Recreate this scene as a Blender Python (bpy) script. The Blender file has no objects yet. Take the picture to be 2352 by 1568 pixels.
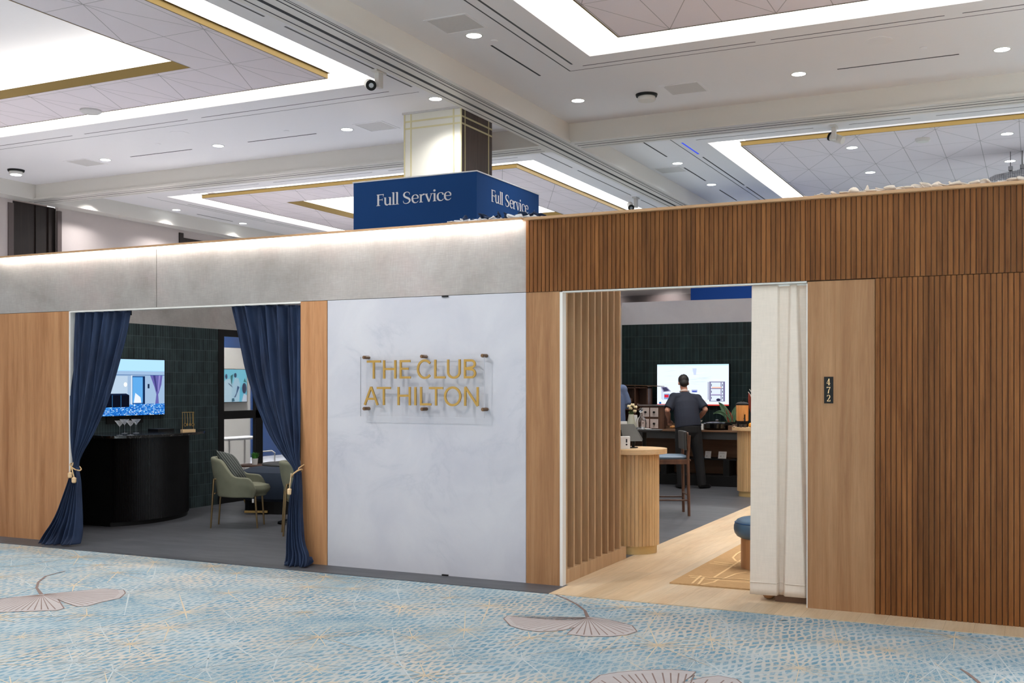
import bpy, bmesh, math, random
from mathutils import Vector, Matrix
random.seed(7)
R=random.Random
sc=bpy.context.scene
COL=sc.collection
PI=math.pi
# ------------------------------------------------------------------ camera model (2352x1568)
F_PX=2480.;CX=1176.;HY=883.;EYE=1.66
TH=math.atan(1204/2480.)
FW=(-math.sin(TH),math.cos(TH)); RT=(math.cos(TH),math.sin(TH))
def ray(x):
    t=(x-CX)/F_PX
    return (FW[0]+t*RT[0], FW[1]+t*RT[1])
def onY(x,y,Y):
    d=ray(x);z=Y/d[1]; return Vector((d[0]*z,Y,EYE+(HY-y)/F_PX*z))
def onX(x,y,X):
    d=ray(x);z=X/d[0]; return Vector((X,d[1]*z,EYE+(HY-y)/F_PX*z))
def onZ(x,y,Z):
    z=(Z-EYE)*F_PX/(HY-y); d=ray(x); return Vector((d[0]*z,d[1]*z,Z))
def atD(x,z,Z=0.):
    d=ray(x); return Vector((d[0]*z,d[1]*z,Z))
# ------------------------------------------------------------------ mesh builder
class MB:
    def __init__(s): s.v=[];s.f=[];s.m=[];s.c=[];s.col=None;s.mi=0;s.T=None
    def _v(s,p):
        p=Vector(p)
        if s.T is not None: p=s.T@p
        s.v.append(p); return len(s.v)-1
    def face(s,ids):
        s.f.append(ids);s.m.append(s.mi);s.c.append(s.col)
    def poly(s,pts):
        s.face([s._v(p) for p in pts])
    def box(s,x0,x1,y0,y1,z0,z1):
        a=[s._v(p) for p in ((x0,y0,z0),(x1,y0,z0),(x1,y1,z0),(x0,y1,z0),(x0,y0,z1),(x1,y0,z1),(x1,y1,z1),(x0,y1,z1))]
        for q in ((0,3,2,1),(4,5,6,7),(0,1,5,4),(1,2,6,5),(2,3,7,6),(3,0,4,7)): s.face([a[i] for i in q])
    def prism(s,pts,z0,z1):
        n=len(pts);lo=[s._v((p[0],p[1],z0)) for p in pts];hi=[s._v((p[0],p[1],z1)) for p in pts]
        s.face(lo[::-1]);s.face(hi)
        for i in range(n): j=(i+1)%n; s.face([lo[i],lo[j],hi[j],hi[i]])
    def extrude(s,pts,d):
        n=len(pts);d=Vector(d);lo=[s._v(Vector(p)) for p in pts];hi=[s._v(Vector(p)+d) for p in pts]
        s.face(lo[::-1]);s.face(hi)
        for i in range(n): j=(i+1)%n; s.face([lo[i],lo[j],hi[j],hi[i]])
    def tube(s,pts,r,n=10,caps=True):
        pts=[Vector(p) for p in pts];k=len(pts)
        rs=r if isinstance(r,(list,tuple)) else [r]*k
        rings=[];ref=None
        for i in range(k):
            a=pts[max(i-1,0)];b=pts[min(i+1,k-1)];t=(b-a).normalized()
            if ref is None:
                ref=Vector((0,0,1)) if abs(t.z)<.9 else Vector((1,0,0))
            u=(ref-t*ref.dot(t))
            if u.length<1e-5: u=t.orthogonal()
            u.normalize();w=t.cross(u);ref=u
            ri=rs[i]; ra,rb=(ri if isinstance(ri,tuple) else (ri,ri))
            rings.append([s._v(pts[i]+u*(ra*math.cos(2*PI*j/n))+w*(rb*math.sin(2*PI*j/n))) for j in range(n)])
        for i in range(k-1):
            for j in range(n):
                q=(j+1)%n; s.face([rings[i][j],rings[i][q],rings[i+1][q],rings[i+1][j]])
        if caps: s.face(rings[0][::-1]);s.face(rings[-1])
    def lathe(s,prof,c=(0,0,0),n=24,sx=1.,sy=1.,closed=True):
        c=Vector(c);rings=[]
        for r,z in prof:
            rings.append([s._v(c+Vector((r*sx*math.cos(2*PI*j/n),r*sy*math.sin(2*PI*j/n),z))) for j in range(n)])
        for i in range(len(prof)-1):
            for j in range(n):
                q=(j+1)%n; s.face([rings[i][j],rings[i][q],rings[i+1][q],rings[i+1][j]])
        if closed: s.face(rings[0][::-1]);s.face(rings[-1])
    def ball(s,c,r,n=14,m=9):
        rx,ry,rz=r if isinstance(r,tuple) else (r,r,r);c=Vector(c)
        prof=[(math.sin(PI*i/m),-math.cos(PI*i/m)) for i in range(m+1)]
        top=s._v(c+Vector((0,0,rz)));bot=s._v(c+Vector((0,0,-rz)));rings=[]
        for a,b in prof[1:-1]:
            rings.append([s._v(c+Vector((rx*a*math.cos(2*PI*j/n),ry*a*math.sin(2*PI*j/n),rz*b))) for j in range(n)])
        for j in range(n):
            q=(j+1)%n; s.face([bot,rings[0][q],rings[0][j]]);s.face([top,rings[-1][j],rings[-1][q]])
        for i in range(len(rings)-1):
            for j in range(n):
                q=(j+1)%n; s.face([rings[i][j],rings[i][q],rings[i+1][q],rings[i+1][j]])
    def grid(s,fn,nu,nv,wrap=False):
        ids=[[s._v(fn(i/(nu if wrap else nu-1),j/(nv-1))) for i in range(nu)] for j in range(nv)]
        for j in range(nv-1):
            for i in range(nu if wrap else nu-1):
                q=(i+1)%nu; s.face([ids[j][i],ids[j][q],ids[j+1][q],ids[j+1][i]])
    def stroke(s,pts,w,P):      # flat variable-width pen stroke; P maps 2D -> 3D
        n=len(pts);ws=w if isinstance(w,(list,tuple)) else [w]*n;L=[];Rr=[]
        for i in range(n):
            a=pts[max(i-1,0)];b=pts[min(i+1,n-1)];dx,dy=b[0]-a[0],b[1]-a[1];l=math.hypot(dx,dy) or 1
            nx,ny=-dy/l,dx/l;h=ws[i]/2
            L.append(P(pts[i][0]+nx*h,pts[i][1]+ny*h));Rr.append(P(pts[i][0]-nx*h,pts[i][1]-ny*h))
        for i in range(n-1): s.poly([L[i],Rr[i],Rr[i+1],L[i+1]])
    def build(s,name,mats,parent=None,smooth=False,bevel=0,solid=0,sub=0,remesh=0,weld=False):
        me=bpy.data.meshes.new(name);me.from_pydata([tuple(p) for p in s.v],[],s.f)
        if not isinstance(mats,(list,tuple)): mats=[mats]
        for m in mats: me.materials.append(m)
        if len(mats)>1: me.polygons.foreach_set('material_index',s.m)
        if any(c is not None for c in s.c):
            at=me.color_attributes.new('Col','FLOAT_COLOR','CORNER');k=0
            for p,c in zip(me.polygons,s.c):
                c=c or (0,0,0)
                for li in p.loop_indices: at.data[li].color=(c[0],c[1],c[2],1)
        if smooth:
            me.polygons.foreach_set('use_smooth',[True]*len(me.polygons))
        me.update()
        bm=bmesh.new();bm.from_mesh(me)
        if weld: bmesh.ops.remove_doubles(bm,verts=bm.verts,dist=1e-5)
        if not s.__dict__.get('flat'): bmesh.ops.recalc_face_normals(bm,faces=bm.faces)
        bm.to_mesh(me);bm.free()
        if smooth and smooth!='all':
            try: me.set_sharp_from_angle(angle=math.radians(40))
            except Exception: pass
        o=bpy.data.objects.new(name,me);COL.objects.link(o)
        if parent is not None: o.parent=parent
        if solid: d=o.modifiers.new('solid','SOLIDIFY');d.thickness=solid;d.offset=0
        if remesh:
            d=o.modifiers.new('remesh','REMESH');d.mode='VOXEL';d.voxel_size=remesh;d.use_smooth_shade=True
            d=o.modifiers.new('smooth','SMOOTH');d.factor=.5;d.iterations=4
        if bevel:
            d=o.modifiers.new('bevel','BEVEL');d.width=bevel;d.segments=2;d.limit_method='ANGLE'
        if sub: d=o.modifiers.new('sub','SUBSURF');d.levels=sub;d.render_levels=sub
        return o
def tag(o,label,cat,group=None,kind=None):
    o['label']=label;o['category']=cat
    if group:o['group']=group
    if kind:o['kind']=kind
    return o
def thing(name,label,cat,loc=(0,0,0),rz=0,group=None):
    o=bpy.data.objects.new(name,None);COL.objects.link(o);o.location=loc;o.rotation_euler=(0,0,rz)
    o.empty_display_size=.1
    return tag(o,label,cat,group)
def struct(name,mb,mats,**k):
    o=mb.build(name,mats,**k);o['kind']='structure';return o
def copy_tree(o,parent=None):
    c=o.copy();COL.objects.link(c)
    if parent is not None: c.parent=parent
    for ch in list(o.children): copy_tree(ch,c)
    return c
# ------------------------------------------------------------------ materials
def lin(c):
    if isinstance(c,str): c=tuple(int(c[i:i+2],16)/255 for i in (0,2,4))
    else: c=tuple(v/255 for v in c)
    return tuple(v/12.92 if v<=.04045 else ((v+.055)/1.055)**2.4 for v in c)
class NT:
    def __init__(s,name):
        s.m=bpy.data.materials.new(name);s.m.use_nodes=True;s.t=s.m.node_tree;s.b=s.t.nodes['Principled BSDF']
    def n(s,typ,**k):
        o=s.t.nodes.new(typ)
        for a,v in k.items():
            if a.startswith('i_'):
                key=a[2:];key=int(key) if key.isdigit() else key.replace('_',' ')
                if hasattr(v,'is_output') : s.t.links.new(v,o.inputs[key])
                else: o.inputs[key].default_value=v
            else: setattr(o,a,v)
        return o
    def L(s,a,b): s.t.links.new(a,b)
    def coord(s,scale=(1,1,1),rot=(0,0,0),loc=(0,0,0)):
        c=s.n('ShaderNodeTexCoord');m=s.n('ShaderNodeMapping');s.L(c.outputs['Object'],m.inputs[0])
        m.inputs['Scale'].default_value=scale;m.inputs['Rotation'].default_value=rot;m.inputs['Location'].default_value=loc
        return m.outputs[0]
    def noise(s,vec,scale=1,detail=4,rough=.55,dist=0):
        o=s.n('ShaderNodeTexNoise',i_Scale=scale,i_Detail=detail,i_Roughness=rough,i_Distortion=dist);s.L(vec,o.inputs['Vector']);return o.outputs['Fac']
    def ramp(s,fac,stops,interp='LINEAR'):
        o=s.n('ShaderNodeValToRGB');o.color_ramp.interpolation=interp;e=o.color_ramp.elements
        while len(e)<len(stops): e.new(.5)
        for x,(p,c) in zip(e,stops):
            x.position=p; c=(c,c,c) if isinstance(c,(int,float)) else c
            x.color=(*c[:3],1)
        s.L(fac,o.inputs[0]);return o.outputs[0]
    def mix(s,fac,a,b,blend='MIX'):
        o=s.n('ShaderNodeMix',data_type='RGBA',blend_type=blend)
        for key,v in ((0,fac),(6,a),(7,b)):
            if hasattr(v,'is_output'): s.L(v,o.inputs[key])
            else: o.inputs[key].default_value=v if key==0 else (*v[:3],1)
        return o.outputs[2]
    def math(s,op,a,b=0.,c=None):
        o=s.n('ShaderNodeMath',operation=op)
        for i,v in enumerate((a,b) if c is None else (a,b,c)):
            if hasattr(v,'is_output'): s.L(v,o.inputs[i])
            else: o.inputs[i].default_value=v
        return o.outputs[0]
    def bump(s,h,strength=.2,dist=.005):
        o=s.n('ShaderNodeBump',i_Strength=strength,i_Distance=dist);s.L(h,o.inputs['Height']);s.L(o.outputs[0],s.b.inputs['Normal'])
    def col(s,c): 
        if hasattr(c,'is_output'): s.L(c,s.b.inputs['Base Color'])
        else: s.b.inputs['Base Color'].default_value=(*c[:3],1)
    def set(s,**k):
        for a,v in k.items(): s.b.inputs[a.replace('_',' ')].default_value=v
        return s
def plain(name,c,rough=.5,metal=0.,var=.06,scale=18,spec=.5):
    t=NT(name);c=lin(c)
    f=t.noise(t.coord(),scale,3)
    t.col(t.mix(f,tuple(v*(1-var) for v in c),tuple(min(1,v*(1+var)) for v in c)))
    t.set(Roughness=rough,Metallic=metal,Specular_IOR_Level=spec);return t.m
def emis(name,c,strength):
    t=NT(name);t.col((0,0,0));c=lin(c)
    t.b.inputs['Emission Color'].default_value=(*c,1);t.b.inputs['Emission Strength'].default_value=strength
    return t.m
def wood(name,c1,c2,c3,axis='z',fine=60,broad=7,rough=.45,island=.0,spec=.4):
    t=NT(name)
    sc_={'z':(1,1,.045),'x':(.045,1,1),'y':(1,.045,1)}[axis]
    v=t.coord(sc_)
    a=t.noise(v,broad,7,.7,.5);b=t.noise(v,fine,5,.7)
    base=t.ramp(a,[(.28,lin(c1)),(.5,lin(c2)),(.74,lin(c3))])
    g=t.ramp(b,[(.3,.86),(.7,1.07)])
    out=t.mix(1.,base,g,'MULTIPLY')
    if island:
        r=t.n('ShaderNodeNewGeometry').outputs['Random Per Island']
        k=t.ramp(r,[(0,1-island),(.5,1.),(1,1+island*.8)])
        out=t.mix(1.,out,k,'MULTIPLY')
        r2=t.math('FRACT',t.math('MULTIPLY',r,7.31))
        out=t.mix(t.math('MULTIPLY',r2,.12),out,lin((110,72,40)))
    t.col(out);t.set(Roughness=rough,Specular_IOR_Level=spec)
    t.bump(b,.06,.002);return t.m
M={}
M['wood_panel']=wood('wood_panel',(152,102,66),(182,132,92),(200,152,110),fine=90,broad=9,spec=.22)
M['wood_jamb']=wood('wood_jamb',(142,100,68),(170,126,89),(190,147,108),fine=90,broad=9,spec=.2)
M['slat']=wood('slat_wood',(104,63,32),(146,97,57),(170,118,74),fine=150,broad=26,island=.22,spec=.15)
M['fin']=wood('fin_wood',(162,124,86),(188,150,110),(204,167,128),fine=90,broad=9,island=.06)
M['cap']=wood('cap_wood',(150,112,78),(176,136,98),(192,152,114),axis='x')
M['groove']=plain('groove_brown',(92,58,32),.7)
M['counter_wood']=wood('counter_wood',(202,160,108),(216,176,124),(226,190,140),fine=80,broad=8,island=.05)
M['counter_top']=wood('counter_top_wood',(208,168,118),(224,186,138),(234,200,156),axis='x')
M['walnut']=wood('walnut',(58,36,27),(82,54,40),(104,70,52),fine=80,broad=10)
M['brown_wood']=wood('brown_wood',(92,66,48),(118,88,66),(140,108,84),axis='x',fine=50,broad=6)
M['pouf_wood']=wood('pouf_wood',(150,104,66),(176,130,90),(190,146,104))
M['white']=plain('white_paint',(226,222,216),.55,var=.01)
M['white_gloss']=plain('white_gloss',(236,236,238),.25,var=.01)
M['black']=plain('black_satin',(11,11,12),.55,spec=.3)
M['black_gloss']=plain('black_gloss',(10,10,11),.15)
M['blackflute']=plain('black_fluted_lacquer',(11,11,13),.45,var=.02,spec=.3)
M['dark_grey']=plain('dark_grey',(48,48,48),.5)
M['olive_black']=plain('olive_black',(50,48,42),.45)
M['brass']=plain('brass',(176,146,92),.32,1.,var=.03)
M['digit']=plain('digit_gold',(232,196,140),.5)
M['palegold']=plain('pale_gold',(206,178,122),.4,.35,var=.03)
M['gold']=plain('gold_lettering',(172,136,68),.42,.55,var=.04)
M['palebrass']=plain('pale_brass',(212,202,160),.4,.35,var=.02)
M['goldtrim']=plain('gold_trim',(140,116,68),.42,.7,var=.04)
M['bronze']=plain('bronze_leg',(138,116,84),.35,.9,var=.03)
M['standoff']=plain('standoff_bronze',(120,92,68),.4,.8)
M['ceiling']=plain('ceiling_paint',(228,225,226),.75,var=.01)
M['beam']=plain('beam_paint',(216,211,203),.28,var=.012,spec=.4)
M['ceilpanel']=plain('ceiling_panel',(228,218,222),.8,var=.01)
M['seam']=plain('panel_seam',(172,164,165),.8)
M['slot']=plain('slot_black',(8,8,9),.6)
M['grille']=plain('grille_grey',(198,194,192),.7)
M['hallwall']=plain('hall_wall_fabric',(206,194,190),.8,var=.02)
M['darkdoor']=wood('dark_door',(24,17,15),(36,26,23),(50,38,34),fine=120,broad=14)
M['mauve']=plain('door_trim',(92,80,78),.5)
M['column_dark']=wood('column_dark',(54,42,36),(74,60,53),(92,76,68),fine=140,broad=16)
M['column_white']=plain('column_white',(232,228,216),.4,var=.01)
M['signblue']=plain('sign_blue',(24,66,122),.7,var=.05,scale=140,spec=.15)
M['bluebanner']=plain('banner_blue',(10,40,92),.8,var=.03,spec=.1)
M['letterwhite']=plain('letter_white',(222,224,228),.5,var=.01)
M['skin']=plain('skin',(196,142,118),.5,var=.05,scale=12)
M['skin2']=plain('skin_tan',(170,122,98),.5,var=.05,scale=12)
M['hair']=plain('hair_dark',(26,22,22),.6,var=.3,scale=60)
M['shirt']=plain('navy_shirt',(30,36,52),.8,var=.1,scale=30)
M['trousers']=plain('black_trousers',(15,15,18),.8,var=.1,scale=30)
M['shirt2']=plain('blue_grey_shirt',(84,100,132),.8,var=.16,scale=60)
M['shoe']=plain('black_shoe',(10,10,11),.4)
M['sage']=plain('sage_velvet',(120,120,100),.85,var=.12,scale=14)
M['pouf_blue']=plain('blue_leather',(62,92,118),.4,var=.04)
M['seat_blue']=plain('blue_grey_seat',(96,118,140),.45,var=.05)
M['sofa']=plain('navy_velvet_sofa',(24,38,56),.8,var=.25,scale=6)
M['ceramic']=plain('ceramic_white',(225,222,218),.4,var=.02)
M['vase']=plain('vase_celadon',(196,196,176),.5,var=.03)
M['green']=plain('leaf_green',(70,140,52),.5,var=.25,scale=40)
M['stemgreen']=plain('stem_green',(76,96,52),.6)
M['cream_flower']=plain('cream_petals',(232,218,180),.7,var=.08)
M['orange']=plain('orange_peel',(236,160,44),.5)
M['bread']=plain('bread_crust',(206,146,84),.7,var=.15)
M['rust']=plain('rust_leaf',(134,52,34),.6,var=.15)
M['silver']=plain('silver_foil',(190,192,196),.28,1.)
M['steel']=plain('steel',(150,150,152),.35,1.)
M['drawerface']=plain('drawer_face',(196,182,176),.6,var=.2,scale=20)
M['paper']=plain('paper_white',(232,232,230),.6,var=.01)
M['ink']=plain('ink_black',(18,18,18),.6)
M['led']=emis('led_strip',(255,249,240),17.)
M['cove']=emis('cove_glow',(255,253,248),1.9)  # emission put on the tray ceiling in place of cove LEDs
M['dl']=emis('downlight_lens',(240,250,255),9.)
M['blueled']=emis('blue_led',(40,70,220),.9)
M['lum']=emis('luminous_recess',(255,254,250),1.6)  # emission put on recess walls in place of edge LEDs
def m_velvet():
    t=NT('navy_velvet');v=t.coord((1,1,.25))
    a=t.noise(v,9,4);t.col(t.ramp(a,[(.3,lin((24,34,56))),(.7,lin((40,55,84)))]))
    t.set(Roughness=.75,Sheen_Weight=.45,Sheen_Roughness=.4,Specular_IOR_Level=.25)
    t.b.inputs['Sheen Tint'].default_value=(*lin((110,140,190)),1);t.bump(t.noise(t.coord((1,1,.3)),22,4),.25,.008);return t.m
M['velvet']=m_velvet()
def m_linen(name,c,sc_=500):
    t=NT(name);c=lin(c)
    a=t.noise(t.coord((1,1,.12)),90,3);b=t.noise(t.coord((.12,.12,1)),90,3)
    f=t.math('ADD',t.math('MULTIPLY',a,.5),t.math('MULTIPLY',b,.5))
    t.col(t.mix(f,tuple(v*.86 for v in c),tuple(min(1,v*1.08) for v in c)));t.set(Roughness=.9,Specular_IOR_Level=.2)
    t.bump(f,.25,.003);return t.m
M['linen']=m_linen('cream_linen',(236,224,210))
def m_concrete():
    t=NT('woven_concrete');big=t.noise(t.coord(),1.7,6,.62,.3)
    c=t.ramp(big,[(.3,lin((156,150,147))),(.5,lin((172,166,163))),(.72,lin((184,179,177)))])
    pk=t.noise(t.coord(loc=(4,2,7)),2.6,3);c=t.mix(t.ramp(pk,[(.52,0.),(.75,.35)]),c,lin((186,166,164)))
    wx=t.noise(t.coord((150,150,14)),1,2);wz=t.noise(t.coord((14,14,150)),1,2)
    w=t.math('MULTIPLY',wx,wz);c=t.mix(1.,c,t.ramp(w,[(.12,.90),(.4,1.04)]),'MULTIPLY')
    t.col(c);t.set(Roughness=.85,Specular_IOR_Level=.2);t.bump(w,.3,.004);return t.m
M['concrete']=m_concrete()
def m_marble(name,a=(214,214,220)):
    t=NT(name);v=t.coord(rot=(0,.5,0));n=t.noise(v,1.1,8,.62,1.2)
    vein=t.ramp(t.math('ABSOLUTE',t.math('SUBTRACT',n,.5)),[(0.,1.),(.012,.55),(.05,0.)])
    msk=t.ramp(t.noise(t.coord(loc=(3,1,5)),.9,3),[(.46,0.),(.66,.5)])
    cl=t.noise(t.coord(loc=(9,0,0)),1.3,6,.6,.8)
    base=t.ramp(cl,[(.3,lin((190,190,200))),(.6,lin((202,202,209))),(.8,lin((209,209,214)))])
    t.col(t.mix(t.math('MULTIPLY',vein,msk),base,lin((164,166,180))));t.set(Roughness=.4,Specular_IOR_Level=.35);return t.m
M['marble']=m_marble('white_marble')
def m_blackmarble():
    t=NT('black_marble');n=t.noise(t.coord(),5,6,.6,1.)
    vein=t.ramp(t.math('ABSOLUTE',t.math('SUBTRACT',n,.5)),[(0.,.6),(.003,.1),(.008,0.)])
    t.col(t.mix(vein,lin((16,16,18)),lin((170,168,164))));t.set(Roughness=.12);return t.m
M['black_marble']=m_blackmarble()
def m_tile(name,w,h,axis,c1,c2,grout,tz):
    t=NT(name);c=t.n('ShaderNodeTexCoord');s=t.n('ShaderNodeSeparateXYZ');t.L(c.outputs['Object'],s.inputs[0])
    cb=t.n('ShaderNodeCombineXYZ');t.L(s.outputs[0 if axis=='x' else 1],cb.inputs[0])
    z=t.math('SUBTRACT',s.outputs[2],tz);t.L(z,cb.inputs[1])
    b=t.n('ShaderNodeTexBrick',offset=0.,squash=1.,i_Scale=1.,i_Mortar_Size=.0016,i_Mortar_Smooth=.1,i_Bias=0.,i_Brick_Width=w,i_Row_Height=h)
    t.L(cb.outputs[0],b.inputs['Vector'])
    b.inputs['Color1'].default_value=(*lin(c1),1);b.inputs['Color2'].default_value=(*lin(c2),1);b.inputs['Mortar'].default_value=(*lin(grout),1)
    n=t.noise(t.coord(),7,3);t.col(t.mix(1.,b.outputs['Color'],t.ramp(n,[(.3,.75),(.7,1.25)]),'MULTIPLY'))
    t.set(Roughness=.36,Specular_IOR_Level=.28)
    t.bump(t.math('SUBTRACT',1.,b.outputs['Fac']),.4,.003);return t.m
M['tile_side']=m_tile('green_tile_side',.042,.152,'y',(30,42,44),(48,61,63),(88,102,103),2.43)
M['tile_back']=m_tile('green_tile_back',.0635,.213,'x',(8,24,26),(20,40,42),(64,80,80),2.715)
def m_oak():
    t=NT('maple_floor');v=t.coord((1,.16,1));n=t.noise(v,3.2,6,.6,1.6);f=t.noise(t.coord((1,.06,1)),50,4)
    c=t.ramp(n,[(.25,lin((204,168,128))),(.5,lin((224,195,157))),(.78,lin((234,211,179)))])
    c=t.mix(1.,c,t.ramp(f,[(.3,.9),(.7,1.05)]),'MULTIPLY')
    cc=t.n('ShaderNodeTexCoord');mp=t.n('ShaderNodeMapping',i_Rotation=(0,0,PI/2));t.L(cc.outputs['Object'],mp.inputs[0])
    b=t.n('ShaderNodeTexBrick',offset=.37,i_Scale=1.,i_Mortar_Size=.0012,i_Brick_Width=1.3,i_Row_Height=.19,i_Bias=0.)
    t.L(mp.outputs[0],b.inputs['Vector']);b.inputs['Color1'].default_value=(.9,.9,.9,1);b.inputs['Color2'].default_value=(1.04,1.02,1.,1);b.inputs['Mortar'].default_value=(.62,.55,.46,1)
    t.col(t.mix(1.,c,b.outputs['Color'],'MULTIPLY'));t.set(Roughness=.42,Specular_IOR_Level=.35);return t.m
M['maple']=m_oak()
def m_vinyl():
    t=NT('charcoal_vinyl');n=t.noise(t.coord((.5,3,1)),2.6,6,.65,.6);f=t.noise(t.coord((2,26,1)),7,3)
    c=t.ramp(n,[(.25,lin((64,65,70))),(.5,lin((82,83,88))),(.75,lin((98,98,102)))])
    t.col(t.mix(1.,c,t.ramp(f,[(.3,.85),(.7,1.1)]),'MULTIPLY'));t.set(Roughness=.45,Specular_IOR_Level=.35);return t.m
M['vinyl']=m_vinyl()
def m_carpet():
    t=NT('patterned_carpet')
    big=t.noise(t.coord(),.9,3);mid=t.noise(t.coord(loc=(5,5,0)),3.,5,.6)
    streak=t.noise(t.coord((4,22,1),rot=(0,0,-TH)),3.5,3)
    base=t.ramp(t.math('ADD',t.math('MULTIPLY',mid,.6),t.math('MULTIPLY',streak,.4)),[(.34,lin((82,126,146))),(.46,lin((106,144,160))),(.57,lin((140,162,168))),(.7,lin((168,180,180)))])
    cc=t.n('ShaderNodeTexCoord');mp=t.n('ShaderNodeMapping',i_Rotation=(0,0,-TH),i_Scale=(23.,9.,1));t.L(cc.outputs['Object'],mp.inputs[0])
    wob=t.n('ShaderNodeTexNoise',i_Scale=.35,i_Detail=3.);t.L(mp.outputs[0],wob.inputs['Vector'])
    add=t.n('ShaderNodeVectorMath',operation='MULTIPLY_ADD');t.L(wob.outputs['Color'],add.inputs[0]);add.inputs[1].default_value=(1.6,1.6,0);t.L(mp.outputs[0],add.inputs[2])
    vo=t.n('ShaderNodeTexVoronoi',feature='DISTANCE_TO_EDGE',voronoi_dimensions='2D',i_Scale=1.,i_Randomness=.38);t.L(add.outputs[0],vo.inputs['Vector'])
    wid=t.math('MULTIPLY_ADD',big,.42,.05)
    line=t.n('ShaderNodeMapRange',interpolation_type='SMOOTHSTEP',i_3=1.,i_4=0.);t.L(vo.outputs['Distance'],line.inputs[0]);t.L(t.math('MULTIPLY',wid,.45),line.inputs[1]);t.L(wid,line.inputs[2])
    patch=t.ramp(t.noise(t.coord(loc=(2,7,0)),1.1,3),[(.34,.3),(.56,.9)])
    lc=t.ramp(t.noise(t.coord(loc=(8,3,0)),1.6,2),[(.4,lin((182,188,187))),(.6,lin((202,189,172)))])
    c=t.mix(t.math('MULTIPLY',line.outputs[0],patch),base,lc)
    # fine voronoi crackle
    vo2=t.n('ShaderNodeTexVoronoi',feature='DISTANCE_TO_EDGE',voronoi_dimensions='2D',i_Scale=2.3,i_Randomness=1.);t.L(add.outputs[0],vo2.inputs['Vector'])
    l2=t.ramp(vo2.outputs['Distance'],[(.03,1.),(.11,0.)])
    c=t.mix(t.math('MULTIPLY',l2,t.math('SUBTRACT',.75,t.math('MULTIPLY',patch,.6))),c,lin((190,188,180)))
    t.col(c);t.set(Roughness=.95,Specular_IOR_Level=.1);return t.m
M['carpet']=m_carpet()
M['burst_cream']=plain('carpet_cream',(206,188,160),.95,spec=.1)
M['burst_pale']=plain('carpet_pale',(186,192,190),.95,spec=.1)
M['leaf_fill']=plain('carpet_leaf',(182,173,168),.95,spec=.1,var=.1,scale=9)
M['leaf_line']=plain('carpet_leaf_vein',(134,114,106),.95,spec=.1)
def m_rug():
    t=NT('jute_rug');n=t.noise(t.coord((3,40,1)),6,4);t.col(t.ramp(n,[(.3,lin((168,130,88))),(.7,lin((200,162,116)))]));t.set(Roughness=.95,Specular_IOR_Level=.1)
    t.bump(t.noise(t.coord(),180,2),.6,.01);return t.m
M['rug']=m_rug();M['rugline']=plain('rug_line',(216,180,130),.95,var=.1,scale=60)
def m_glass(name,c=(1,1,1),rough=0.,ior=1.45,thin=False):
    t=NT(name);t.col(c);t.set(Roughness=rough,IOR=ior,Transmission_Weight=1.)
    return t.m
M['glass']=m_glass('clear_glass')
def m_crystal():
    t=NT('crystal_glass');tr=t.n('ShaderNodeBsdfTransparent');gl=t.n('ShaderNodeBsdfGlossy',i_Roughness=.12);df=t.n('ShaderNodeBsdfTranslucent')
    df.inputs[0].default_value=(.9,.92,.95,1)
    fr=t.n('ShaderNodeLayerWeight',i_Blend=.35);k=t.math('MULTIPLY_ADD',fr.outputs['Facing'],.55,.10)
    m1=t.n('ShaderNodeMixShader',i_0=.45);t.L(gl.outputs[0],m1.inputs[1]);t.L(df.outputs[0],m1.inputs[2])
    mx=t.n('ShaderNodeMixShader');t.L(k,mx.inputs[0]);t.L(tr.outputs[0],mx.inputs[1]);t.L(m1.outputs[0],mx.inputs[2])
    bp=t.n('ShaderNodeBump',i_Strength=.8,i_Distance=.01);t.L(t.noise(t.coord(),160,2),bp.inputs['Height']);t.L(bp.outputs[0],gl.inputs['Normal'])
    out=[n for n in t.t.nodes if n.type=='OUTPUT_MATERIAL'][0];t.L(mx.outputs[0],out.inputs[0]);return t.m
M['crystal']=m_crystal()
def m_pane(name,tint=(1,1,1),refl=.08):
    t=NT(name);tr=t.n('ShaderNodeBsdfTransparent');tr.inputs[0].default_value=(*tint,1)
    gl=t.n('ShaderNodeBsdfGlossy',i_Roughness=.02);mx=t.n('ShaderNodeMixShader')
    fr=t.n('ShaderNodeFresnel',i_IOR=1.45);k=t.math('MULTIPLY',fr.outputs[0],refl*6)
    t.L(k,mx.inputs[0]);t.L(tr.outputs[0],mx.inputs[1]);t.L(gl.outputs[0],mx.inputs[2])
    out=[n for n in t.t.nodes if n.type=='OUTPUT_MATERIAL'][0];t.L(mx.outputs[0],out.inputs[0]);return t.m
M['pane']=m_pane('window_pane',(.97,.98,.98),.1)
M['acrylic']=m_pane('acrylic_sheet',(1,1,1),.03)
M['acryl_edge']=plain('acrylic_edge',(176,176,182),.3,var=.01)
def m_screen(name,strength):
    t=NT(name);t.col((0,0,0));a=t.n('ShaderNodeVertexColor',layer_name='Col');t.L(a.outputs[0],t.b.inputs['Emission Color'])
    t.b.inputs['Emission Strength'].default_value=strength;t.set(Roughness=.4,Specular_IOR_Level=.08);return t.m
M['screen']=m_screen('screen_picture',.86)
def m_juice():
    t=NT('juice');t.col(t.ramp(t.noise(t.coord((9,9,.3)),6,3),[(.3,lin((226,146,76))),(.7,lin((244,180,112)))]));t.set(Roughness=.2);return t.m
M['juice']=m_juice()
def m_cushion():
    t=NT('ribbed_cushion');w=t.n('ShaderNodeTexWave',i_Scale=15.,i_Distortion=.0,bands_direction='DIAGONAL');t.L(t.coord((1,1,1)),w.inputs['Vector'])
    t.col(t.ramp(w.outputs['Fac'],[(.2,lin((48,52,50))),(.8,lin((92,97,92)))]));t.set(Roughness=.9);t.bump(w.outputs['Fac'],.5,.01);return t.m
M['cushion']=m_cushion()
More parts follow.
